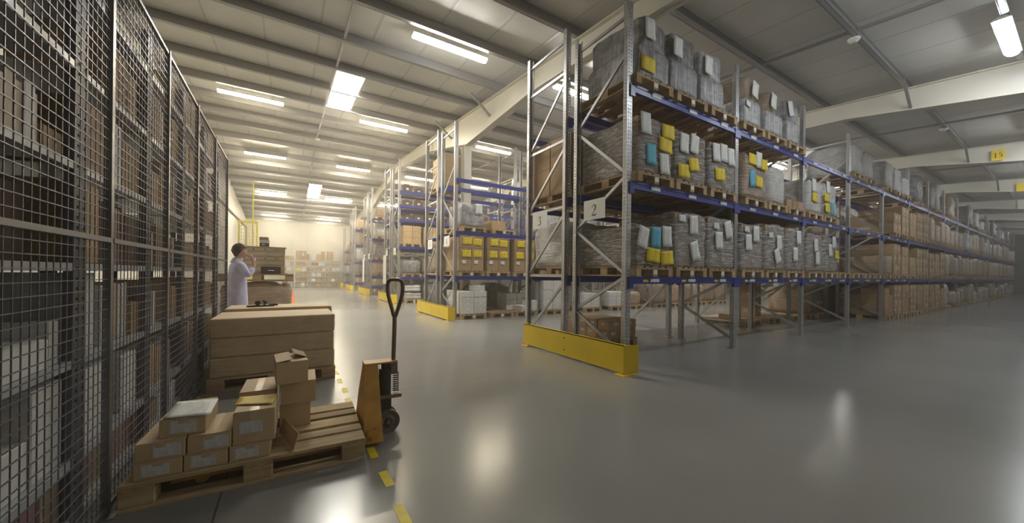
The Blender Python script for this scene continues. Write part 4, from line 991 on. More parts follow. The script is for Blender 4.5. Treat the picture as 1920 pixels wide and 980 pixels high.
# bay seen first (partly outside the picture) and the next ones
srow(0, 1.79, .2, .74, (.05, .08), (.22, .27), 'spine', seed=3); sbox(0, 1.79, .76, .16, .11)
for yy in (.24, .56): sbox(0, 1.30, yy, .31, .34, .34, 'cartond', .12)
sbox(0, .83, .82, .08, .2, .3, 'cartonw'); sbox(0, .83, .3, .5, .13, .4, 'whitem', .02, 'flat pale box', 'storage_box')
srow(0, .35, .2, .42, (.06, .1), (.36, .42), 'spineb', seed=1); sbox(0, .35, .44, .26, .2, .36, 'whitem', .04, 'pale box', 'storage_box'); sbox(0, .35, .7, .24, .4, .36, 'cartonw')
srow(0, .06, .2, .95, (.06, .09), (.19, .24), 'spineb', seed=2)
srow(-1, 1.79, .5, .92, (.06, .09), (.2, .27), 'spine', seed=4); sbox(-1, 1.3, .5, .4, .36, .34, 'cartond'); srow(-1, .35, .4, .92, (.08, .12), (.34, .4), 'spineb', seed=5); srow(-1, .06, .4, .92, (.06, .1), (.18, .24), 'spineb', seed=6)
sbox(1, 2.74, .08, .2, .42, .35); sbox(1, 2.27, .34, .34, .36, .36); sbox(1, 2.27, .7, .14, .3, .3, 'cartony')
sbox(1, 1.79, .08, .42, .36); sbox(1, 1.79, .5, .1, .38, .3, 'cartonw'); sbox(1, 1.79, .62, .3, .3)
sbox(1, 1.30, .08, .2, .42, .36, 'cartony'); srow(1, 1.30, .28, .66, (.07, .1), (.34, .37), 'spineb', seed=7); sbox(1, 1.3, .68, .24, .34, .34, 'cartond')
sbox(1, .83, .1, .22, .42, .34, 'cartonw', .05); srow(1, .83, .34, .76, (.05, .08), (.34, .37), 'spine', seed=9); sbox(1, .83, .78, .16, .22, .3, 'carton')
sbox(1, .35, .08, .31, .4, .4, 'cartonw', .02); sbox(1, .35, .4, .22, .26, .34, 'cartond', .06); sbox(1, .35, .64, .28, .36, .38, 'whitem', .03, 'large white box', 'storage_box')
srow(1, .06, .08, .95, (.1, .16), (.18, .25), 'spineb', seed=11)
for j in (2, 3, 4):
    for z in SZ:
        r = random.Random(int(z * 31) + j)
        if z == 2.74 and j == 2: sbox(j, z, .55, .25, .24); continue
        y = .08
        while y < .9:
            c = r.random(); sp = .93 - y
            if sp < .08: break
            hh = .4 if z < 2.7 else r.choice((.36, .44)); hh = .22 if z < .1 else hh
            if c < .4: w = min(r.uniform(.2, .36), sp); sbox(j, z, y, w, r.uniform(.6, .95) * hh, .36, r.choice(('carton', 'cartonl', 'carton')))
            elif c < .55: w = min(.22, sp); sbox(j, z, y, w, r.uniform(.6, .95) * hh, .34, r.choice(('cartonw', 'cartony')))
            elif c < .85: w = min(r.uniform(.2, .36), sp); srow(j, z, y, y + w, (.05, .09), (.6 * hh, .95 * hh), 'spine' if z < 1.4 else 'spineb', seed=int(y * 50))
            else: w = .1
            y += w + .015
# bottles and blue bins
def bottle(x, y, z, lab):
    t = thing('bottle', lab, 'bottle', (x, y, z), 0, 'pale plastic bottles')
    m = MB(); m.tube([(0, 0, 0), (0, 0, .01), (0, 0, .17), (0, 0, .21), (0, 0, .225)], [.05, .055, .055, .03, .02], 14); link('body', m.mesh('bottle', M['bottle'], 40), t)
    m = MB(); m.cyl((0, 0, .225), (0, 0, .255), .022, 12); link('cap', m.mesh('cap', M['whitem'], 40), t)
bottle(-.96, 1.78, 1.302, 'pale plastic bottle on the third shelf up, near fence bay'); bottle(-1.09, 1.79, 1.302, 'second pale plastic bottle, behind the first, on the third shelf up')
def blue_bin(x, y, z, lab, rz=0):
    t = thing('storage_bin', lab, 'bin', (x, y, z), rz, 'blue storage bins')
    m = MB(); a, b_, h = .19, .14, .2
    for s in (-1, 1): m.box(-a, a, s * b_ - (.004 if s > 0 else -.0), s * b_ + (0 if s > 0 else .004), .004, h); 
    m.box(-a, -a + .004, -b_, b_, .004, h); m.box(a - .004, a, -b_, b_, .004, h * .6); m.box(-a, a, -b_, b_, 0, .004); link('tub', m.mesh('tub', M['bluebin']), t)
    m = MB(); m.box(a, a + .002, -.05, .05, .04, .09); link('label_card', m.mesh('card', M['pw']), t, label='white card')
for i, (y, z) in enumerate(((.7, .95), (1.08, .95), (1.6, .95), (2.06, 1.25), (2.7, .95), (.7, .5))): blue_bin(-2.2, y, z + .003, 'blue plastic bin on the gable wall shelving, %s from the camera' % ordn[i])
for i, (y, z, w, h, mt) in enumerate(((.75, 1.25, .3, .22, 'carton'), (1.1, 1.25, .26, .24, 'cartonl'), (1.7, 1.25, .36, .2, 'carton'), (2.6, 1.25, .3, .24, 'cartonl'), (1.65, 1.55, .4, .26, 'cartond'), (2.08, 1.55, .3, .24, 'carton'), (2.9, 1.55, .4, .25, 'cartond'), (3.06, 1.25, .35, .24, 'carton'), (1.6, .5, .4, .35, 'cartonl'))):
    carton(-2.2, y, z + .003, .36, w, h, 'carton on the gable wall shelving, %s of the run' % ordn[i], 'cartons along the gable wall', mt)

# ------------------------------------------------------------------ foreground pallet with cartons
PR = R(-2)
pt = thing('pallet', 'weathered wooden pallet on the floor carrying small cartons, on the amber truck', 'pallet', (-.135, 3.03, 0), PR)
for i, cy in enumerate((-.3275, -.17, 0, .17, .3275)):
    bw = .145 if i % 2 == 0 else .1; m = MB(); m.chbox(-.6, .6, cy - bw / 2, cy + bw / 2, .122, .144, .0025); link('deck_board', m.mesh('board', M['woodx']), pt)
for cx in (-.5275, 0, .5275):
    m = MB(); m.chbox(cx - .0725, cx + .0725, -.4, .4, .1, .1218, .002); link('cross_board', m.mesh('board', M['wood']), pt)
    for cy in (-.35, 0, .35): m = MB(); m.chbox(cx - .0725, cx + .0725, cy - .05, cy + .05, .0222, .0998, .004); link('block', m.mesh('block', M['woodx']), pt)
for cy in (-.35, 0, .35): m = MB(); m.chbox(-.6, .6, cy - .05, cy + .05, 0, .022, .002); link('bottom_board', m.mesh('board', M['woodx']), pt)
FB = 'small cartons on the foreground pallet'
def fbox(x0, x1, y0, d, z0, z1, lab, label_sheet=True, rz=PR, openf=False, tape=True):
    """a small used carton: kraft body, lid flaps with a seam, tape, printed label"""
    cx = (x0 + x1) / 2; w = x1 - x0; h = z1 - z0
    t = thing('carton', lab, 'carton', (cx, y0 + d / 2, z0 + .001), rz, FB)
    m = MB(); m.chbox(-w / 2, w / 2, -d / 2, d / 2, 0, h - .003 if not openf else h - .006, .003)
    link('body', m.mesh('carton', M['kraft']), t)
    r = random.Random(int(x0 * 1000))
    if not openf:
        for s in (-1, 1):
            m = MB(); e = r.uniform(.001, .004); m.box(*sorted((s * .0015, s * (w / 2 - .001))), -d / 2 + .001, d / 2 - .001, h - .003, h + .001, 0, Matrix.Translation((0, 0, 0)) @ Matrix.Rotation(-s * e / w, 4, 'Y'))
            link('lid_flap', m.mesh('flap', M['kraft']), t)
        if tape: m = MB(); m.box(-.022, .022, -d / 2 - .0008, d / 2 + .0008, h + .0012, h + .0022); m.box(-.022, .022, -d / 2 - .0014, -d / 2 - .0004, h * .68, h + .0022); link('tape', m.mesh('tape', M['tape']), t)
    if label_sheet: m = MB(); lw, lh = min(.115, w * .58), min(.07, h * .68); m.box(-lw / 2, lw / 2, -.0008, 0, -lh / 2, lh / 2); link('shipping_label', m.mesh('label', M['plabel']), t, (r.uniform(-.02, .03), -d / 2 - .0005, h * .5), rot=(0, R(r.uniform(-4, 4)), 0), label='pale printed shipping label')
    return t
fbox(-.69, -.492, 2.668, .34, .144, .235, 'small labelled carton, bottom layer at the fence end of the foreground pallet')
fbox(-.486, -.291, 2.662, .34, .144, .235, 'small labelled carton, bottom layer, middle of the front row')
fbox(-.284, -.084, 2.656, .34, .144, .235, 'small labelled carton, bottom layer, under the tall carton')
fbox(-.684, -.479, 2.668, .36, .237, .336, 'small labelled carton, second layer at the fence end')
fbox(-.472, -.276, 2.662, .34, .237, .334, 'small labelled carton with torn lid, second layer beside the tall carton')
fbox(-.597, -.397, 2.70, .33, .338, .44, 'small labelled carton under the loose white sheet, topmost at the fence end')
fbox(-.27, -.062, 2.66, .3, .237, .43, 'tall labelled carton under the orange-yellow sheet')
fbox(-.285, -.075, 3.08, .34, .144, .236, 'small carton hidden at the back of the foreground pallet', False)
fbox(-.283, -.068, 3.1, .36, .238, .425, 'carton with white tape standing behind the tall labelled carton', False)
fbox(-.045, .148, 3.05, .3, .144, .318, 'carton at the bottom of the three-high column on the foreground pallet', False)
fbox(-.032, .18, 3.02, .32, .32, .477, 'middle carton of the three-high column on the foreground pallet', False)
tb = fbox(-.082, .112, 2.98, .31, .479, .64, 'torn open carton on top of the three-high column', False, R(4), True)
for (w0, s, a) in ((.095, -1, 8), (.095, 1, 24)):
    m = MB(); m.box(0, .094, -.15, .15 if s < 0 else .06, 0, .003); link('lid_flap', m.mesh('flap', M['kraftd'] if s > 0 else M['kraft']), tb, (s * .097, 0, .156), rot=(0, R(-a) if s < 0 else R(a), 0 if s < 0 else R(180)) if s < 0 else (0, R(-a), R(180)), label='torn raised flap' if s > 0 else None)
def loose_sheet(mat, pts, th, name, label, cat):
    c = sum((Vector(p) for p in pts), Vector()) / 4; m = MB(); n = 6; vs = []
    P_ = [Vector(p) - c for p in pts]
    for s in (0, 1):
        for j in range(n + 1):
            for i in range(n + 1):
                u, v = i / n, j / n; p = P_[0] * (1 - u) * (1 - v) + P_[1] * u * (1 - v) + P_[2] * u * v + P_[3] * (1 - u) * v
                vs.append((p.x, p.y, p.z + .004 * noise.noise(Vector((p.x * 9, p.y * 9, th * 50))) + s * .0012))
    N = (n + 1) ** 2; fs = []
    for j in range(n):
        for i in range(n): a = j * (n + 1) + i; fs += [(a, a + n + 1, a + n + 2, a + 1), (a + N, a + N + 1, a + N + n + 2, a + N + n + 1)]
    e = list(range(n + 1)) + [(j + 1) * (n + 1) - 1 for j in range(1, n + 1)] + [n * (n + 1) + i for i in range(n - 1, -1, -1)] + [j * (n + 1) for j in range(n - 1, 0, -1)]
    for i in range(len(e)): a, b_ = e[i], e[(i + 1) % len(e)]; fs.append((a, b_, b_ + N, a + N))
    m.add(vs, fs, 0, True); return tag(link(name, m.mesh(name, mat), None, c), label, cat)
loose_sheet(M['pflat'], [(-.59, 2.71, .448), (-.378, 2.66, .447), (-.378, 2.94, .452), (-.585, 3.0, .45)], .1, 'paper_sheet', 'loose white printed sheet lying on the topmost carton at the fence end', 'paper')
loose_sheet(M['pcream'], [(-.285, 2.8, .437), (-.085, 2.715, .44), (-.055, 2.91, .441), (-.268, 2.96, .438)], .2, 'paper_sheet', 'loose orange-yellow sheet lying on the tall carton', 'paper')
m = MB(); A_ = [(-.048, 3.0, .148), (.032, 2.63, .148), (.062, 2.645, .245), (-.022, 3.01, .245)]
nrm = (Vector(A_[1]) - Vector(A_[0])).cross(Vector(A_[3]) - Vector(A_[0])).normalized() * .004
m.add([Vector(p) for p in A_] + [Vector(p) + nrm for p in A_], [(0, 1, 2, 3), (7, 6, 5, 4), (0, 4, 5, 1), (1, 5, 6, 2), (2, 6, 7, 3), (3, 7, 4, 0)])
tag(link('cardboard_flap', m.mesh('flap', M['kraft'])), 'loose cardboard flap leaning on edge beside the tall carton', 'cardboard')

# ------------------------------------------------------------------ pallet truck
def pallet_truck(x, y, rz, paint, label, hang=0):
    t = thing('pallet_truck', label, 'pallet truck', (x, y, 0), rz)
    for s in (-1, 1):
        m = MB(); m.chbox(-1.12, -.02, s * .2 - .075, s * .2 + .075, .04, .088, .006); m.box(-.06, .02, s * .2 - .075, s * .2 + .075, .03, .12); m.cyl((-.98, s * .2 - .05, .037), (-.98, s * .2 + .05, .037), .036, 12); link('fork', m.mesh('fork', M[paint]), t)
    m = MB(); vs = []
    for (z, hy, xa, xb) in ((.028, .27, -.078, .055), (.3, .16, -.068, .05), (.55, .058, -.05, .045)):
        vs += [(xa, -hy, z), (xb, -hy, z), (xb, hy, z), (xa, hy, z)]
    fs = [(3, 2, 1, 0), (8, 9, 10, 11)]
    for k in (0, 4):
        for i in range(4): j = (i + 1) % 4; fs.append((k + i, k + j, k + j + 4, k + i + 4))
    m.add(vs, fs); m.chbox(-.054, .18, -.066, .066, .548, .562, .003); link('tower', m.mesh('tower', M[paint]), t)
    m = MB(); m.cyl((.06, -.2, .11), (.06, -.2, .11 + .001), .02); 
    m = MB(); m.cyl((0, -.232, .1), (0, -.258, .1), .022, 14); link('pivot_bolt', m.mesh('pivot', M['bronze'], 40), t)
    m = MB(); m.cyl((.11, 0, .2), (.11, 0, .5), .048, 16); m.chbox(.07, .155, -.045, .045, .16, .3, .006); m.cyl((.11, 0, .5), (.11, 0, .545), .03, 14); link('pump', m.mesh('pump', M['dark'], 40), t)
    m = MB(); m.chbox(.06, .235, -.05, .05, .262, .29, .004); link('foot_plate', m.mesh('plate', M['bronze']), t)
    m = MB(); m.prism([(.07, .28), (.15, .28), (.145, .1), (.1, .07), (.075, .1)], -.012, .012); m.cyl((.125, -.095, .09), (.125, .095, .09), .018, 12); m.bar((.02, -.07, .1), (.125, -.07, .1), .01, .035); link('wheel_yoke', m.mesh('yoke', M['bronze'], 40), t)
    for s in (-1, 1):
        m = MB(); pr = [(.03, .02), (.055, .012), (.075, .02), (.09, .022), (.09, -.022), (.075, -.02), (.055, -.012), (.03, -.02)]; n = 24; vs = []; fs = []
        for k in range(n):
            a = 2 * math.pi * k / n
            for rr, q in pr: vs.append((.125 + rr * math.cos(a), s * .055 + q, .09 + rr * math.sin(a)))
        P8 = len(pr)
        for k in range(n):
            for i in range(P8): j = (i + 1) % P8; l = (k + 1) % n; fs.append((k * P8 + i, k * P8 + j, l * P8 + j, l * P8 + i))
        m.add(vs, fs); w = link('steering_wheel', m.mesh('wheel', M['wheel'], 30), t)
        h = MB(); h.cyl((.125, s * .03, .09), (.125, s * .082, .09), .03, 16); link('hub', h.mesh('hub', M['dark'], 30), w)
    m = MB(); m.tube([(.16 + .0 * i + .022 * math.cos(i * .8) + .035, .022 * math.sin(i * .8), .3 + i * .0022) for i in range(74)], .0045, 6); link('spring', m.mesh('spring', M['dark']), t)
    m = MB(); m.chbox(.14, .205, -.03, .03, .45, .56, .008); m.cyl((.165, -.05, .5), (.165, .05, .5), .018, 12); link('handle_base', m.mesh('base', M['bronze'], 40), t)
    m = MB(); m.tube([(.175, 0, .55), (.18, 0, .76), (.182, 0, .92)], .017, 12); link('handle_shaft', m.mesh('shaft', M['bronze']), t)
    hp = [(0, .91), (.045, .98), (.09, 1.07), (.105, 1.13), (.1, 1.185), (.07, 1.21), (0, 1.215)]; pts = [(.182, a, z) for a, z in hp] + [(.182, -a, z) for a, z in reversed(hp[1:-1])]
    fine = []
    for i in range(len(pts)):
        p0, p1, p2, p3 = [Vector(pts[(i + k) % len(pts)]) for k in (-1, 0, 1, 2)]
        for q in (0, .34, .67): fine.append(.5 * ((2 * p1) + (p2 - p0) * q + (2 * p0 - 5 * p1 + 4 * p2 - p3) * q * q + (3 * p1 - p0 - 3 * p2 + p3) * q ** 3))
    m = MB(); m.tube([(p_.x - .182, p_.y, p_.z) for p_ in fine], .0155, 10, True); link('handle_grip', m.mesh('grip', M['bronze']), t, (.182, 0, 0), R(22))
    return t
pallet_truck(.556, 3.02, PR, 'jack', 'worn amber hand pallet truck parked with its forks under the foreground pallet')
pallet_truck(.1, 15.2, R(180), 'orange', 'orange hand pallet truck standing far behind the long wrapped cartons')

# ------------------------------------------------------------------ pallet of long cartons behind it
def long_pallet(cx, cy, label):
    t = thing('pallet', label, 'pallet', (cx, cy, 0), R(90), 'pallets under the long cartons')
    link('deck', PM[0], t)
    for q in (-.35, 0, .35): link('skid', PM[1], t, (q, 0, 0))
long_pallet(-.12, 5.2, 'wooden pallet under the three long wrapped cartons'); long_pallet(-.1, 6.08, 'wooden pallet under the second stack of long cartons')
def long_stack(cx, y0, d, w, h, n, label, mat):
    t = thing('wrapped_load', label, 'pallet load', (cx, y0 + d / 2, .146), 0, 'long wrapped carton stacks')
    for k in range(n):
        m = MB(); g = .005; lh = h / n; o = (k % 2) * .006; m.chbox(-w / 2 + o, w / 2 - o, -d / 2 + o, d / 2 - o, k * lh + g, (k + 1) * lh - .003, .009); link('long_carton', m.mesh('carton', M[mat]), t)
    m = MB(); r = .012; a, b_ = w / 2 + r * .6, d / 2 + r * .6; n1 = 20; vs = []; fs = []; per = [(-a, -b_), (a, -b_), (a, b_), (-a, b_)]
    loop = []
    for (xa, ya), (xb, yb) in zip(per, per[1:] + per[:1]):
        for k in range(10): loop.append((xa + (xb - xa) * k / 10, ya + (yb - ya) * k / 10))
    for j in range(n1 + 1):
        for x, y in loop: q = .004 * noise.noise(Vector((x * 6, y * 6, j * 1.7))); vs.append((x * (1 + q), y * (1 + q), h * .99 * j / n1))
    L = len(loop)
    for j in range(n1):
        for i in range(L): k = (i + 1) % L; fs.append((j * L + i, j * L + k, (j + 1) * L + k, (j + 1) * L + i))
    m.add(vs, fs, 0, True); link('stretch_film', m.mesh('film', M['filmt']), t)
    return t
long_stack(-.115, 4.815, .78, 1.17, .622, 3, 'three long brown cartons wrapped together, behind the small cartons', 'kraftl')
long_stack(-.085, 5.68, .6, 1.2, .652, 3, 'second stack of long wrapped cartons, just behind the first', 'kraftl')
t = thing('tape_dispenser', 'dark hand tape dispenser lying on the second long carton stack', 'tape dispenser', (-.33, 5.92, .8), R(10))
m = MB(); m.chbox(-.15, .16, -.045, .045, .0, .016, .004); m.tube([(.1, 0, .016), (.16, 0, .02), (.2, 0, .012)], .014, 8); link('frame', m.mesh('frame', M['black']), t)
m = MB(); m.tube([(-.03, -.03, .045), (-.03, .03, .045)], .032, 16); link('tape_roll', m.mesh('roll', M['dark'], 40), t)
m = MB(); m.tube([(.04, 0, .02), (.07, 0, .05), (.03, 0, .07)], .016, 8); link('handle', m.mesh('handle', M['black']), t)
for k, y in ((0, 1.9),):
    for i in range(-2, 13):
        if i in (3, 4): continue
        yy = 1.9 + .39 * i
        if 2.85 < yy < 3.2: continue
        m = MB(); m.box(-.026, .026, -.094, .094, .0005, .002); tag(link('yellow_tape', cached('tape', lambda: m.mesh('tape', M['ytape'])), None, (.517 + .006 * math.sin(i * 2.3), yy, 0), R(math.sin(i * 1.7) * 2)), 'yellow tape dash on the floor, %s from the camera along the line' % ordn[i + 2], 'floor tape', 'yellow tape dashes on the floor')

# ------------------------------------------------------------------ second group down the aisle: wrapped block, case, crates
long_pallet(-.53, 8.9, 'wooden pallet under the wrapped brown block behind the person')
t = load('tan', -.53, 8.9, .146, 1.14, .78, .9, 'large wrapped brown carton block behind the person', None, 2)
tp = thing('pallet', 'pale pallet lying on the wrapped brown block', 'pallet', (-.53, 8.9, 1.075), R(90), 'pallets under the long cartons'); link('deck', PM[0], tp)
for q in (-.35, 0, .35): link('skid', PM[1], tp, (q, 0, 0))
t = thing('tool_case', 'dark brown case lying on the pale pallet in front of the crates', 'case', (-.31, 8.66, 1.221)); m = MB(); m.chbox(-.165, .165, -.1, .1, 0, .15, .01); link('body', m.mesh('case', M['felt']), t)
m = MB(); m.tube([(-.05, -.105, .07), (-.045, -.125, .07), (.045, -.125, .07), (.05, -.105, .07)], .008, 8); link('handle', m.mesh('handle', M['whitem']), t)
def crate(x, y, z, w, d, h, lab):
    t = thing('wooden_crate', lab, 'crate', (x, y, z), 0, 'pale wooden crates')
    for s in (-1, 1):
        for k in range(2): m = MB(); m.chbox(-w / 2, w / 2, s * d / 2 - .009, s * d / 2 + .009, k * h / 2 + .003, (k + 1) * h / 2 - .003, .002); link('side_board', m.mesh('board', M['woodl']), t)
        m = MB(); m.box(s * w / 2 - .02, s * w / 2, -d / 2 + .01, d / 2 - .01, 0, h); link('end_board', m.mesh('board', M['woodl']), t)
    m = MB(); m.box(-w / 2 + .02, w / 2 - .02, -d / 2 + .01, d / 2 - .01, .0, .012); link('bottom_board', m.mesh('board', M['woodl']), t)
    for q in (-.28, 0, .28): m = MB(); m.cyl((q * w, -d / 2 - .0095, h * .75), (q * w, -d / 2 - .003, h * .75), .016, 10); link('knot', m.mesh('knot', M['bronze']), t)
for k in range(3): crate(-.42, 9.0, 1.221 + k * .178, .68, .38, .176, 'pale wooden crate, %s of three stacked behind the dark case' % LAY[3][k])
m = MB(); m.box(-.36, .36, -.2, .2, 0, .015); tag(link('crate_lid', m.mesh('lid', M['woodl']), None, (-.42, 9.0, 1.756)), 'pale wooden lid on the topmost crate', 'lid')
carton(-.44, 9.0, 1.772, .16, .2, .075, 'small dark carton at the bottom on the crate lid', None, 'cartond'); carton(-.44, 9.0, 1.848, .17, .2, .06, 'small white carton in the middle on the crate lid', None, 'cartonw'); carton(-.45, 9.0, 1.909, .15, .2, .06, 'small brown carton topmost on the crate lid', None, 'carton')
# yellow lift mast
t = thing('stacker_truck', 'yellow stacker truck with tall thin mast beyond the crates', 'stacker truck', (-1.05, 13.2, 0))
for x in (-.22, .22):
    m = MB(); m.box(x - .015, x + .015, -.04, .04, .05, 2.75); link('mast_rail', m.mesh('rail', M['mast']), t)
    m = MB(); m.box(x - .02, x + .02, -.9, -.06, .04, .1); link('fork', m.mesh('fork', M['mast']), t)
m = MB(); m.box(.1, .13, -.05, -.02, .3, 3.95); link('inner_mast', m.mesh('mast', M['mast']), t)
for z in (1.0, 1.9, 2.7): m = MB(); m.box(-.22, .22, -.03, .03, z, z + .06); link('cross_bar', m.mesh('bar', M['mast']), t)
m = MB()
for i in range(9): m.box(-.2 + .05 * i - .004, -.2 + .05 * i + .004, -.055, -.047, 1.3, 2.65)
for i in range(14): m.box(-.2, .2, -.0549, -.0471, 1.3 + .1 * i, 1.308 + .1 * i)
link('mesh_guard', m.mesh('guard', M['mast']), t)
m = MB(); m.chbox(-.35, .35, .06, .75, .06, .95, .03); link('body', m.mesh('body', M['mast']), t)
m = MB(); m.box(-.3, .3, .1, .7, 0, .06); link('chassis', m.mesh('chassis', M['dark']), t)

# ------------------------------------------------------------------ the person
def skin(name, verts, edges, mat, parent, sub=2, root=0):
    me = bpy.data.meshes.new(name); me.from_pydata([v[:3] for v in verts], edges, []); me.materials.append(mat)
    import bmesh as _b
    bm = _b.new(); bm.from_mesh(me); ly = bm.verts.layers.skin.verify(); bm.verts.ensure_lookup_table()
    for i, v in enumerate(verts):
        rr = v[3] if isinstance(v[3], tuple) else (v[3], v[3]); bm.verts[i][ly].radius = rr; bm.verts[i][ly].use_root = (i == root)
    bm.to_mesh(me); bm.free()
    o = link(name, me, parent); s = o.modifiers.new('skin', 'SKIN'); s.use_smooth_shade = True; s.branch_smoothing = .6
    u = o.modifiers.new('sub', 'SUBSURF'); u.levels = u.render_levels = sub; return o
p = thing('person', 'person in a lilac work coat, dark hair, hand raised to the face', 'person', (-.73, 7.42, 0), R(-72))
V = [(0, 0, .93, (.14, .1)), (0, 0, 1.06, (.125, .095)), (0, .01, 1.22, (.145, .105)), (0, 0, 1.36, (.13, .09)), (0, -.005, 1.44, (.065, .06)), (0, .01, 1.505, .052), (0, .025, 1.56, .05)]
E_ = [(i, i + 1) for i in range(6)]
def chain(a, pts):
    for q in pts: V.append(q); E_.append((a, len(V) - 1)); a = len(V) - 1
    return a
for s in (-1, 1): chain(0, [(s * .09, 0, .86, .085), (s * .1, .015, .5, .055), (s * .1, -.02, .1, .036), (s * .105, .08, .04, .032)])
rw = chain(3, [(.16, 0, 1.385, .055), (.225, .1, 1.18, .042), (.14, .2, 1.37, .028), (.1, .185, 1.45, (.035, .018))])
for k in range(4): chain(rw, [(.085 - .003 * k, .215 - .021 * k, 1.497 + .005 * (k in (1, 2)), .0125), (.062, .195 - .02 * k, 1.535 + .006 * (k in (1, 2)), .0115), (.045, .18 - .018 * k, 1.548, .0105)])
chain(rw, [(.085, .228, 1.462, .013), (.058, .232, 1.482, .012), (.044, .226, 1.5, .011)])
lw = chain(3, [(-.16, 0, 1.385, .055), (-.225, -.03, 1.11, .04), (-.215, .06, .88, .027), (-.21, .08, .8, (.018, .036))])
for k in range(4): chain(lw, [(-.212, .112 - .021 * k, .74, .0125), (-.2, .106 - .019 * k, .705 + .006 * (k in (0, 3)), .0115), (-.188, .1 - .018 * k, .688 + .006 * (k in (0, 3)), .0105)])
chain(lw, [(-.192, .122, .785, .013), (-.178, .126, .755, .0115)])
def head_point(u, v):
    """u: turn from the right ear through the face, v: 0 crown .. 1 under the chin"""
    a = 2 * math.pi * u; th = math.pi * v; x, y, z = math.sin(th) * math.cos(a), math.sin(th) * math.sin(a), math.cos(th)
    low = max(0, -z); hx, hy, hz = .077, .099, .118
    q = Vector((x * hx * (1 - .26 * low ** 1.2), y * hy * (1 - .1 * low if y > 0 else 1 - .3 * low ** .8), z * hz))
    if y > 0: q.y -= .012 * (1 - abs(x)) * max(0, 1 - abs(z)) ; q.y += .012 * low * y
    g = lambda cx, cz, sx, sz: math.exp(-((q.x - cx) / sx) ** 2 - ((q.z - cz) / sz) ** 2) if y > 0 else 0
    q.y += .024 * g(0, -.022, .012, .014) + .012 * g(0, .002, .009, .02) + .006 * g(0, -.058, .022, .008) + .007 * g(0, -.092, .022, .016) + .004 * g(0, .035, .045, .012)
    for sx in (-1, 1): q.y -= .009 * g(sx * .031, .012, .014, .011); q.x += sx * .0 
    if abs(x) > .8: q.x += math.copysign(.015, x) * math.exp(-((q.y + .008) / .016) ** 2 - ((q.z + .004) / .026) ** 2)
    return q
HC = Vector((0, .03, 1.6))
tmp = skin('body_source', V, E_, M['skin'], None, 2)
bpy.context.view_layer.update(); ev = tmp.evaluated_get(bpy.context.evaluated_depsgraph_get()); em = ev.to_mesh()
m = MB(); m.add([tuple(q.co) for q in em.vertices], [tuple(f.vertices) for f in em.polygons], 0, True); ev.to_mesh_clear()
bpy.data.objects.remove(tmp)
NU, NV = 56, 40; m.add([HC + head_point(i / NU, j / NV) for j in range(NV + 1) for i in range(NU)], [(j * NU + i, (j + 1) * NU + i, (j + 1) * NU + (i + 1) % NU, j * NU + (i + 1) % NU) for j in range(NV) for i in range(NU)], 0, True)
bo = link('body', m.mesh('body', M['skin']), p); rm = bo.modifiers.new('whole', 'REMESH'); rm.mode = 'VOXEL'; rm.voxel_size = .004; rm.use_smooth_shade = True
sm_ = bo.modifiers.new('soft', 'SMOOTH'); sm_.factor = .5; sm_.iterations = 2
for s in (-1, 1):
    m = MB(); c_ = HC + Vector((s * .031, .07, .012)); m.tube([c_ + Vector((0, -.004, 0)), c_ + Vector((0, .004, 0)), c_ + Vector((0, .008, 0))], [.011, .009, .002], 12); link('eye', m.mesh('eye', M['black']), p, label='dark eye')
VC = [(0, 0, .6, (.21, .165)), (0, 0, .78, (.2, .16)), (0, 0, .94, (.185, .145)), (0, .005, 1.07, (.175, .138)), (0, .01, 1.22, (.18, .14)), (0, 0, 1.36, (.16, .115)), (0, -.005, 1.44, (.075, .07))]
EC = [(i, i + 1) for i in range(6)]
for pts in (((.17, 0, 1.385, .078), (.228, .1, 1.185, .062), (.16, .18, 1.33, .046)), ((-.17, 0, 1.385, .078), (-.23, -.03, 1.115, .06), (-.217, .05, .91, .046))):
    a = 5
    for q in pts: VC.append(q); EC.append((a, len(VC) - 1)); a = len(VC) - 1
skin('work_coat', VC, EC, M['coat'], p, 2, 5)
def ringwall(rows, name, mat, gap=0):
    m = MB(); n = 24; vs = [(rx * math.cos(2 * math.pi * k / n), cy_ + ry * math.sin(2 * math.pi * k / n), z + dz * math.sin(2 * math.pi * k / n)) for rx, ry, cy_, z, dz in rows for k in range(n)]
    m.add(vs, [(j * n + k, j * n + (k + 1) % n, (j + 1) * n + (k + 1) % n, (j + 1) * n + k) for j in range(len(rows) - 1) for k in range(n)], 0, True)
    o = link(name, m.mesh(name, mat), p); q = o.modifiers.new('thick', 'SOLIDIFY'); q.thickness = .006; return o
ringwall([(.12, .09, -.005, 1.4, -.02), (.088, .078, 0, 1.432, -.018), (.066, .064, .006, 1.478, -.012), (.074, .072, .006, 1.45, -.02)], 'collar', M['coat'])
ringwall([(.07, .066, .005, 1.42, -.02), (.057, .056, .008, 1.47, -.012)], 'shirt_collar', M['whitem'])
VT = [(0, 0, .82, (.13, .1))]; ET = []
for s in (-1, 1):
    a = 0
    for q in ((s * .085, 0, .72, .085), (s * .1, .012, .5, .075), (s * .1, -.015, .14, .062)): VT.append(q); ET.append((a, len(VT) - 1)); a = len(VT) - 1
skin('trousers', VT, ET, M['trouser'], p, 2)
for s in (-1, 1):
    m = MB(); m.tube([(s * .1, -.07, .045), (s * .1, -.03, .05), (s * .102, .06, .045), (s * .106, .14, .035), (s * .108, .18, .03)], [.03, .045, .044, .035, .015], 12); link('shoe', m.mesh('shoe', M['shoe']), p)
m = MB(); vs = []; fs = []
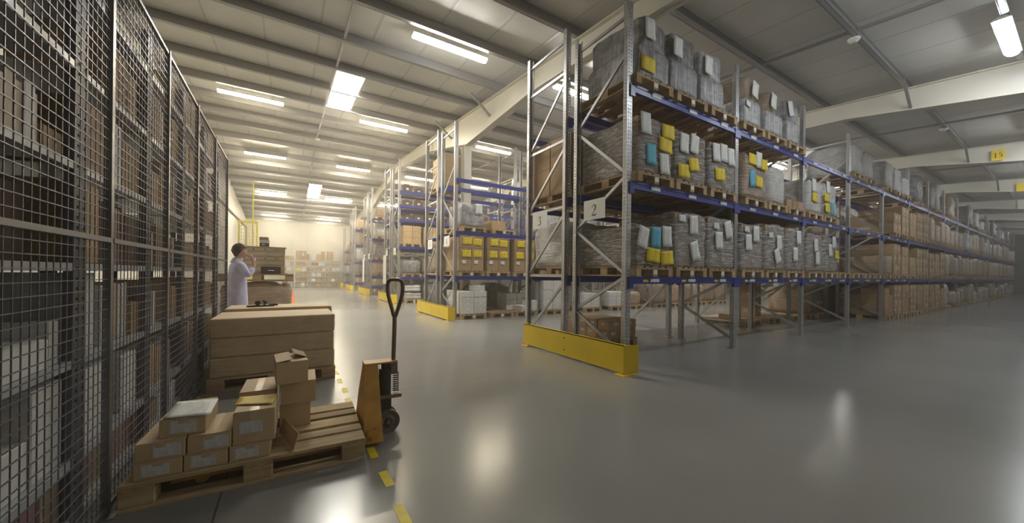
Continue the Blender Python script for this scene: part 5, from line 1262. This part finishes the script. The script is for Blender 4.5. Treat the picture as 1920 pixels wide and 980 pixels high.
for j in range(NV + 1):
    for i in range(NU):
        q = head_point(i / NU, j / NV); n_ = q.normalized(); nz_ = noise.noise(q * 60) * .004 + noise.noise(q * 22) * .005
        q2 = Vector((q.x * (.985 if abs(q.x) > .083 else 1), q.y, q.z)); vs.append(HC + q2 + n_ * (.012 + nz_ + .006 * max(0, n_.z)))
def hairy(i, j):
    q = head_point(i / NU, j / NV); f = math.sin(2 * math.pi * i / NU)
    line = .062 - .02 * abs(math.cos(2 * math.pi * i / NU)) if f > .45 else (.062 - (.45 - f) * .13 if f > 0 else max(-.075, .004 + f * .11))
    return q.z > line + .006 * noise.noise(Vector((i * .9, j * .7, 3)))
for j in range(NV):
    for i in range(NU):
        if hairy(i, j): fs.append((j * NU + i, (j + 1) * NU + i, (j + 1) * NU + (i + 1) % NU, j * NU + (i + 1) % NU))
m.add(vs, fs, 0, True); ho = link('hair', m.mesh('hair', M['hair']), p); so = ho.modifiers.new('thick', 'SOLIDIFY'); so.thickness = .014; so.offset = -1

# ------------------------------------------------------------------ render look
w = bpy.data.worlds.new('world'); SC.world = w; w.use_nodes = True
w.node_tree.nodes['Background'].inputs[0].default_value = (.6, .65, .7, 1); w.node_tree.nodes['Background'].inputs[1].default_value = .02
vs_ = w.node_tree.nodes.new('ShaderNodeVolumeScatter'); vs_.inputs['Color'].default_value = (1, .92, .78, 1); vs_.inputs['Density'].default_value = HAZE; vs_.inputs['Anisotropy'].default_value = .2
w.node_tree.links.new(vs_.outputs[0], w.node_tree.nodes['World Output'].inputs['Volume'])      # thin warm haze added in place of a lens glow
SC.view_settings.view_transform = 'Standard'; SC.view_settings.look = 'None'; SC.view_settings.gamma = 1; SC.view_settings.exposure = .85
SC.view_settings.use_curve_mapping = False
cy = SC.cycles; cy.max_bounces = 7; cy.diffuse_bounces = 4; cy.glossy_bounces = 3; cy.transmission_bounces = 2; cy.transparent_max_bounces = 10; cy.caustics_reflective = False; cy.caustics_refractive = False; cy.sample_clamp_indirect = 4
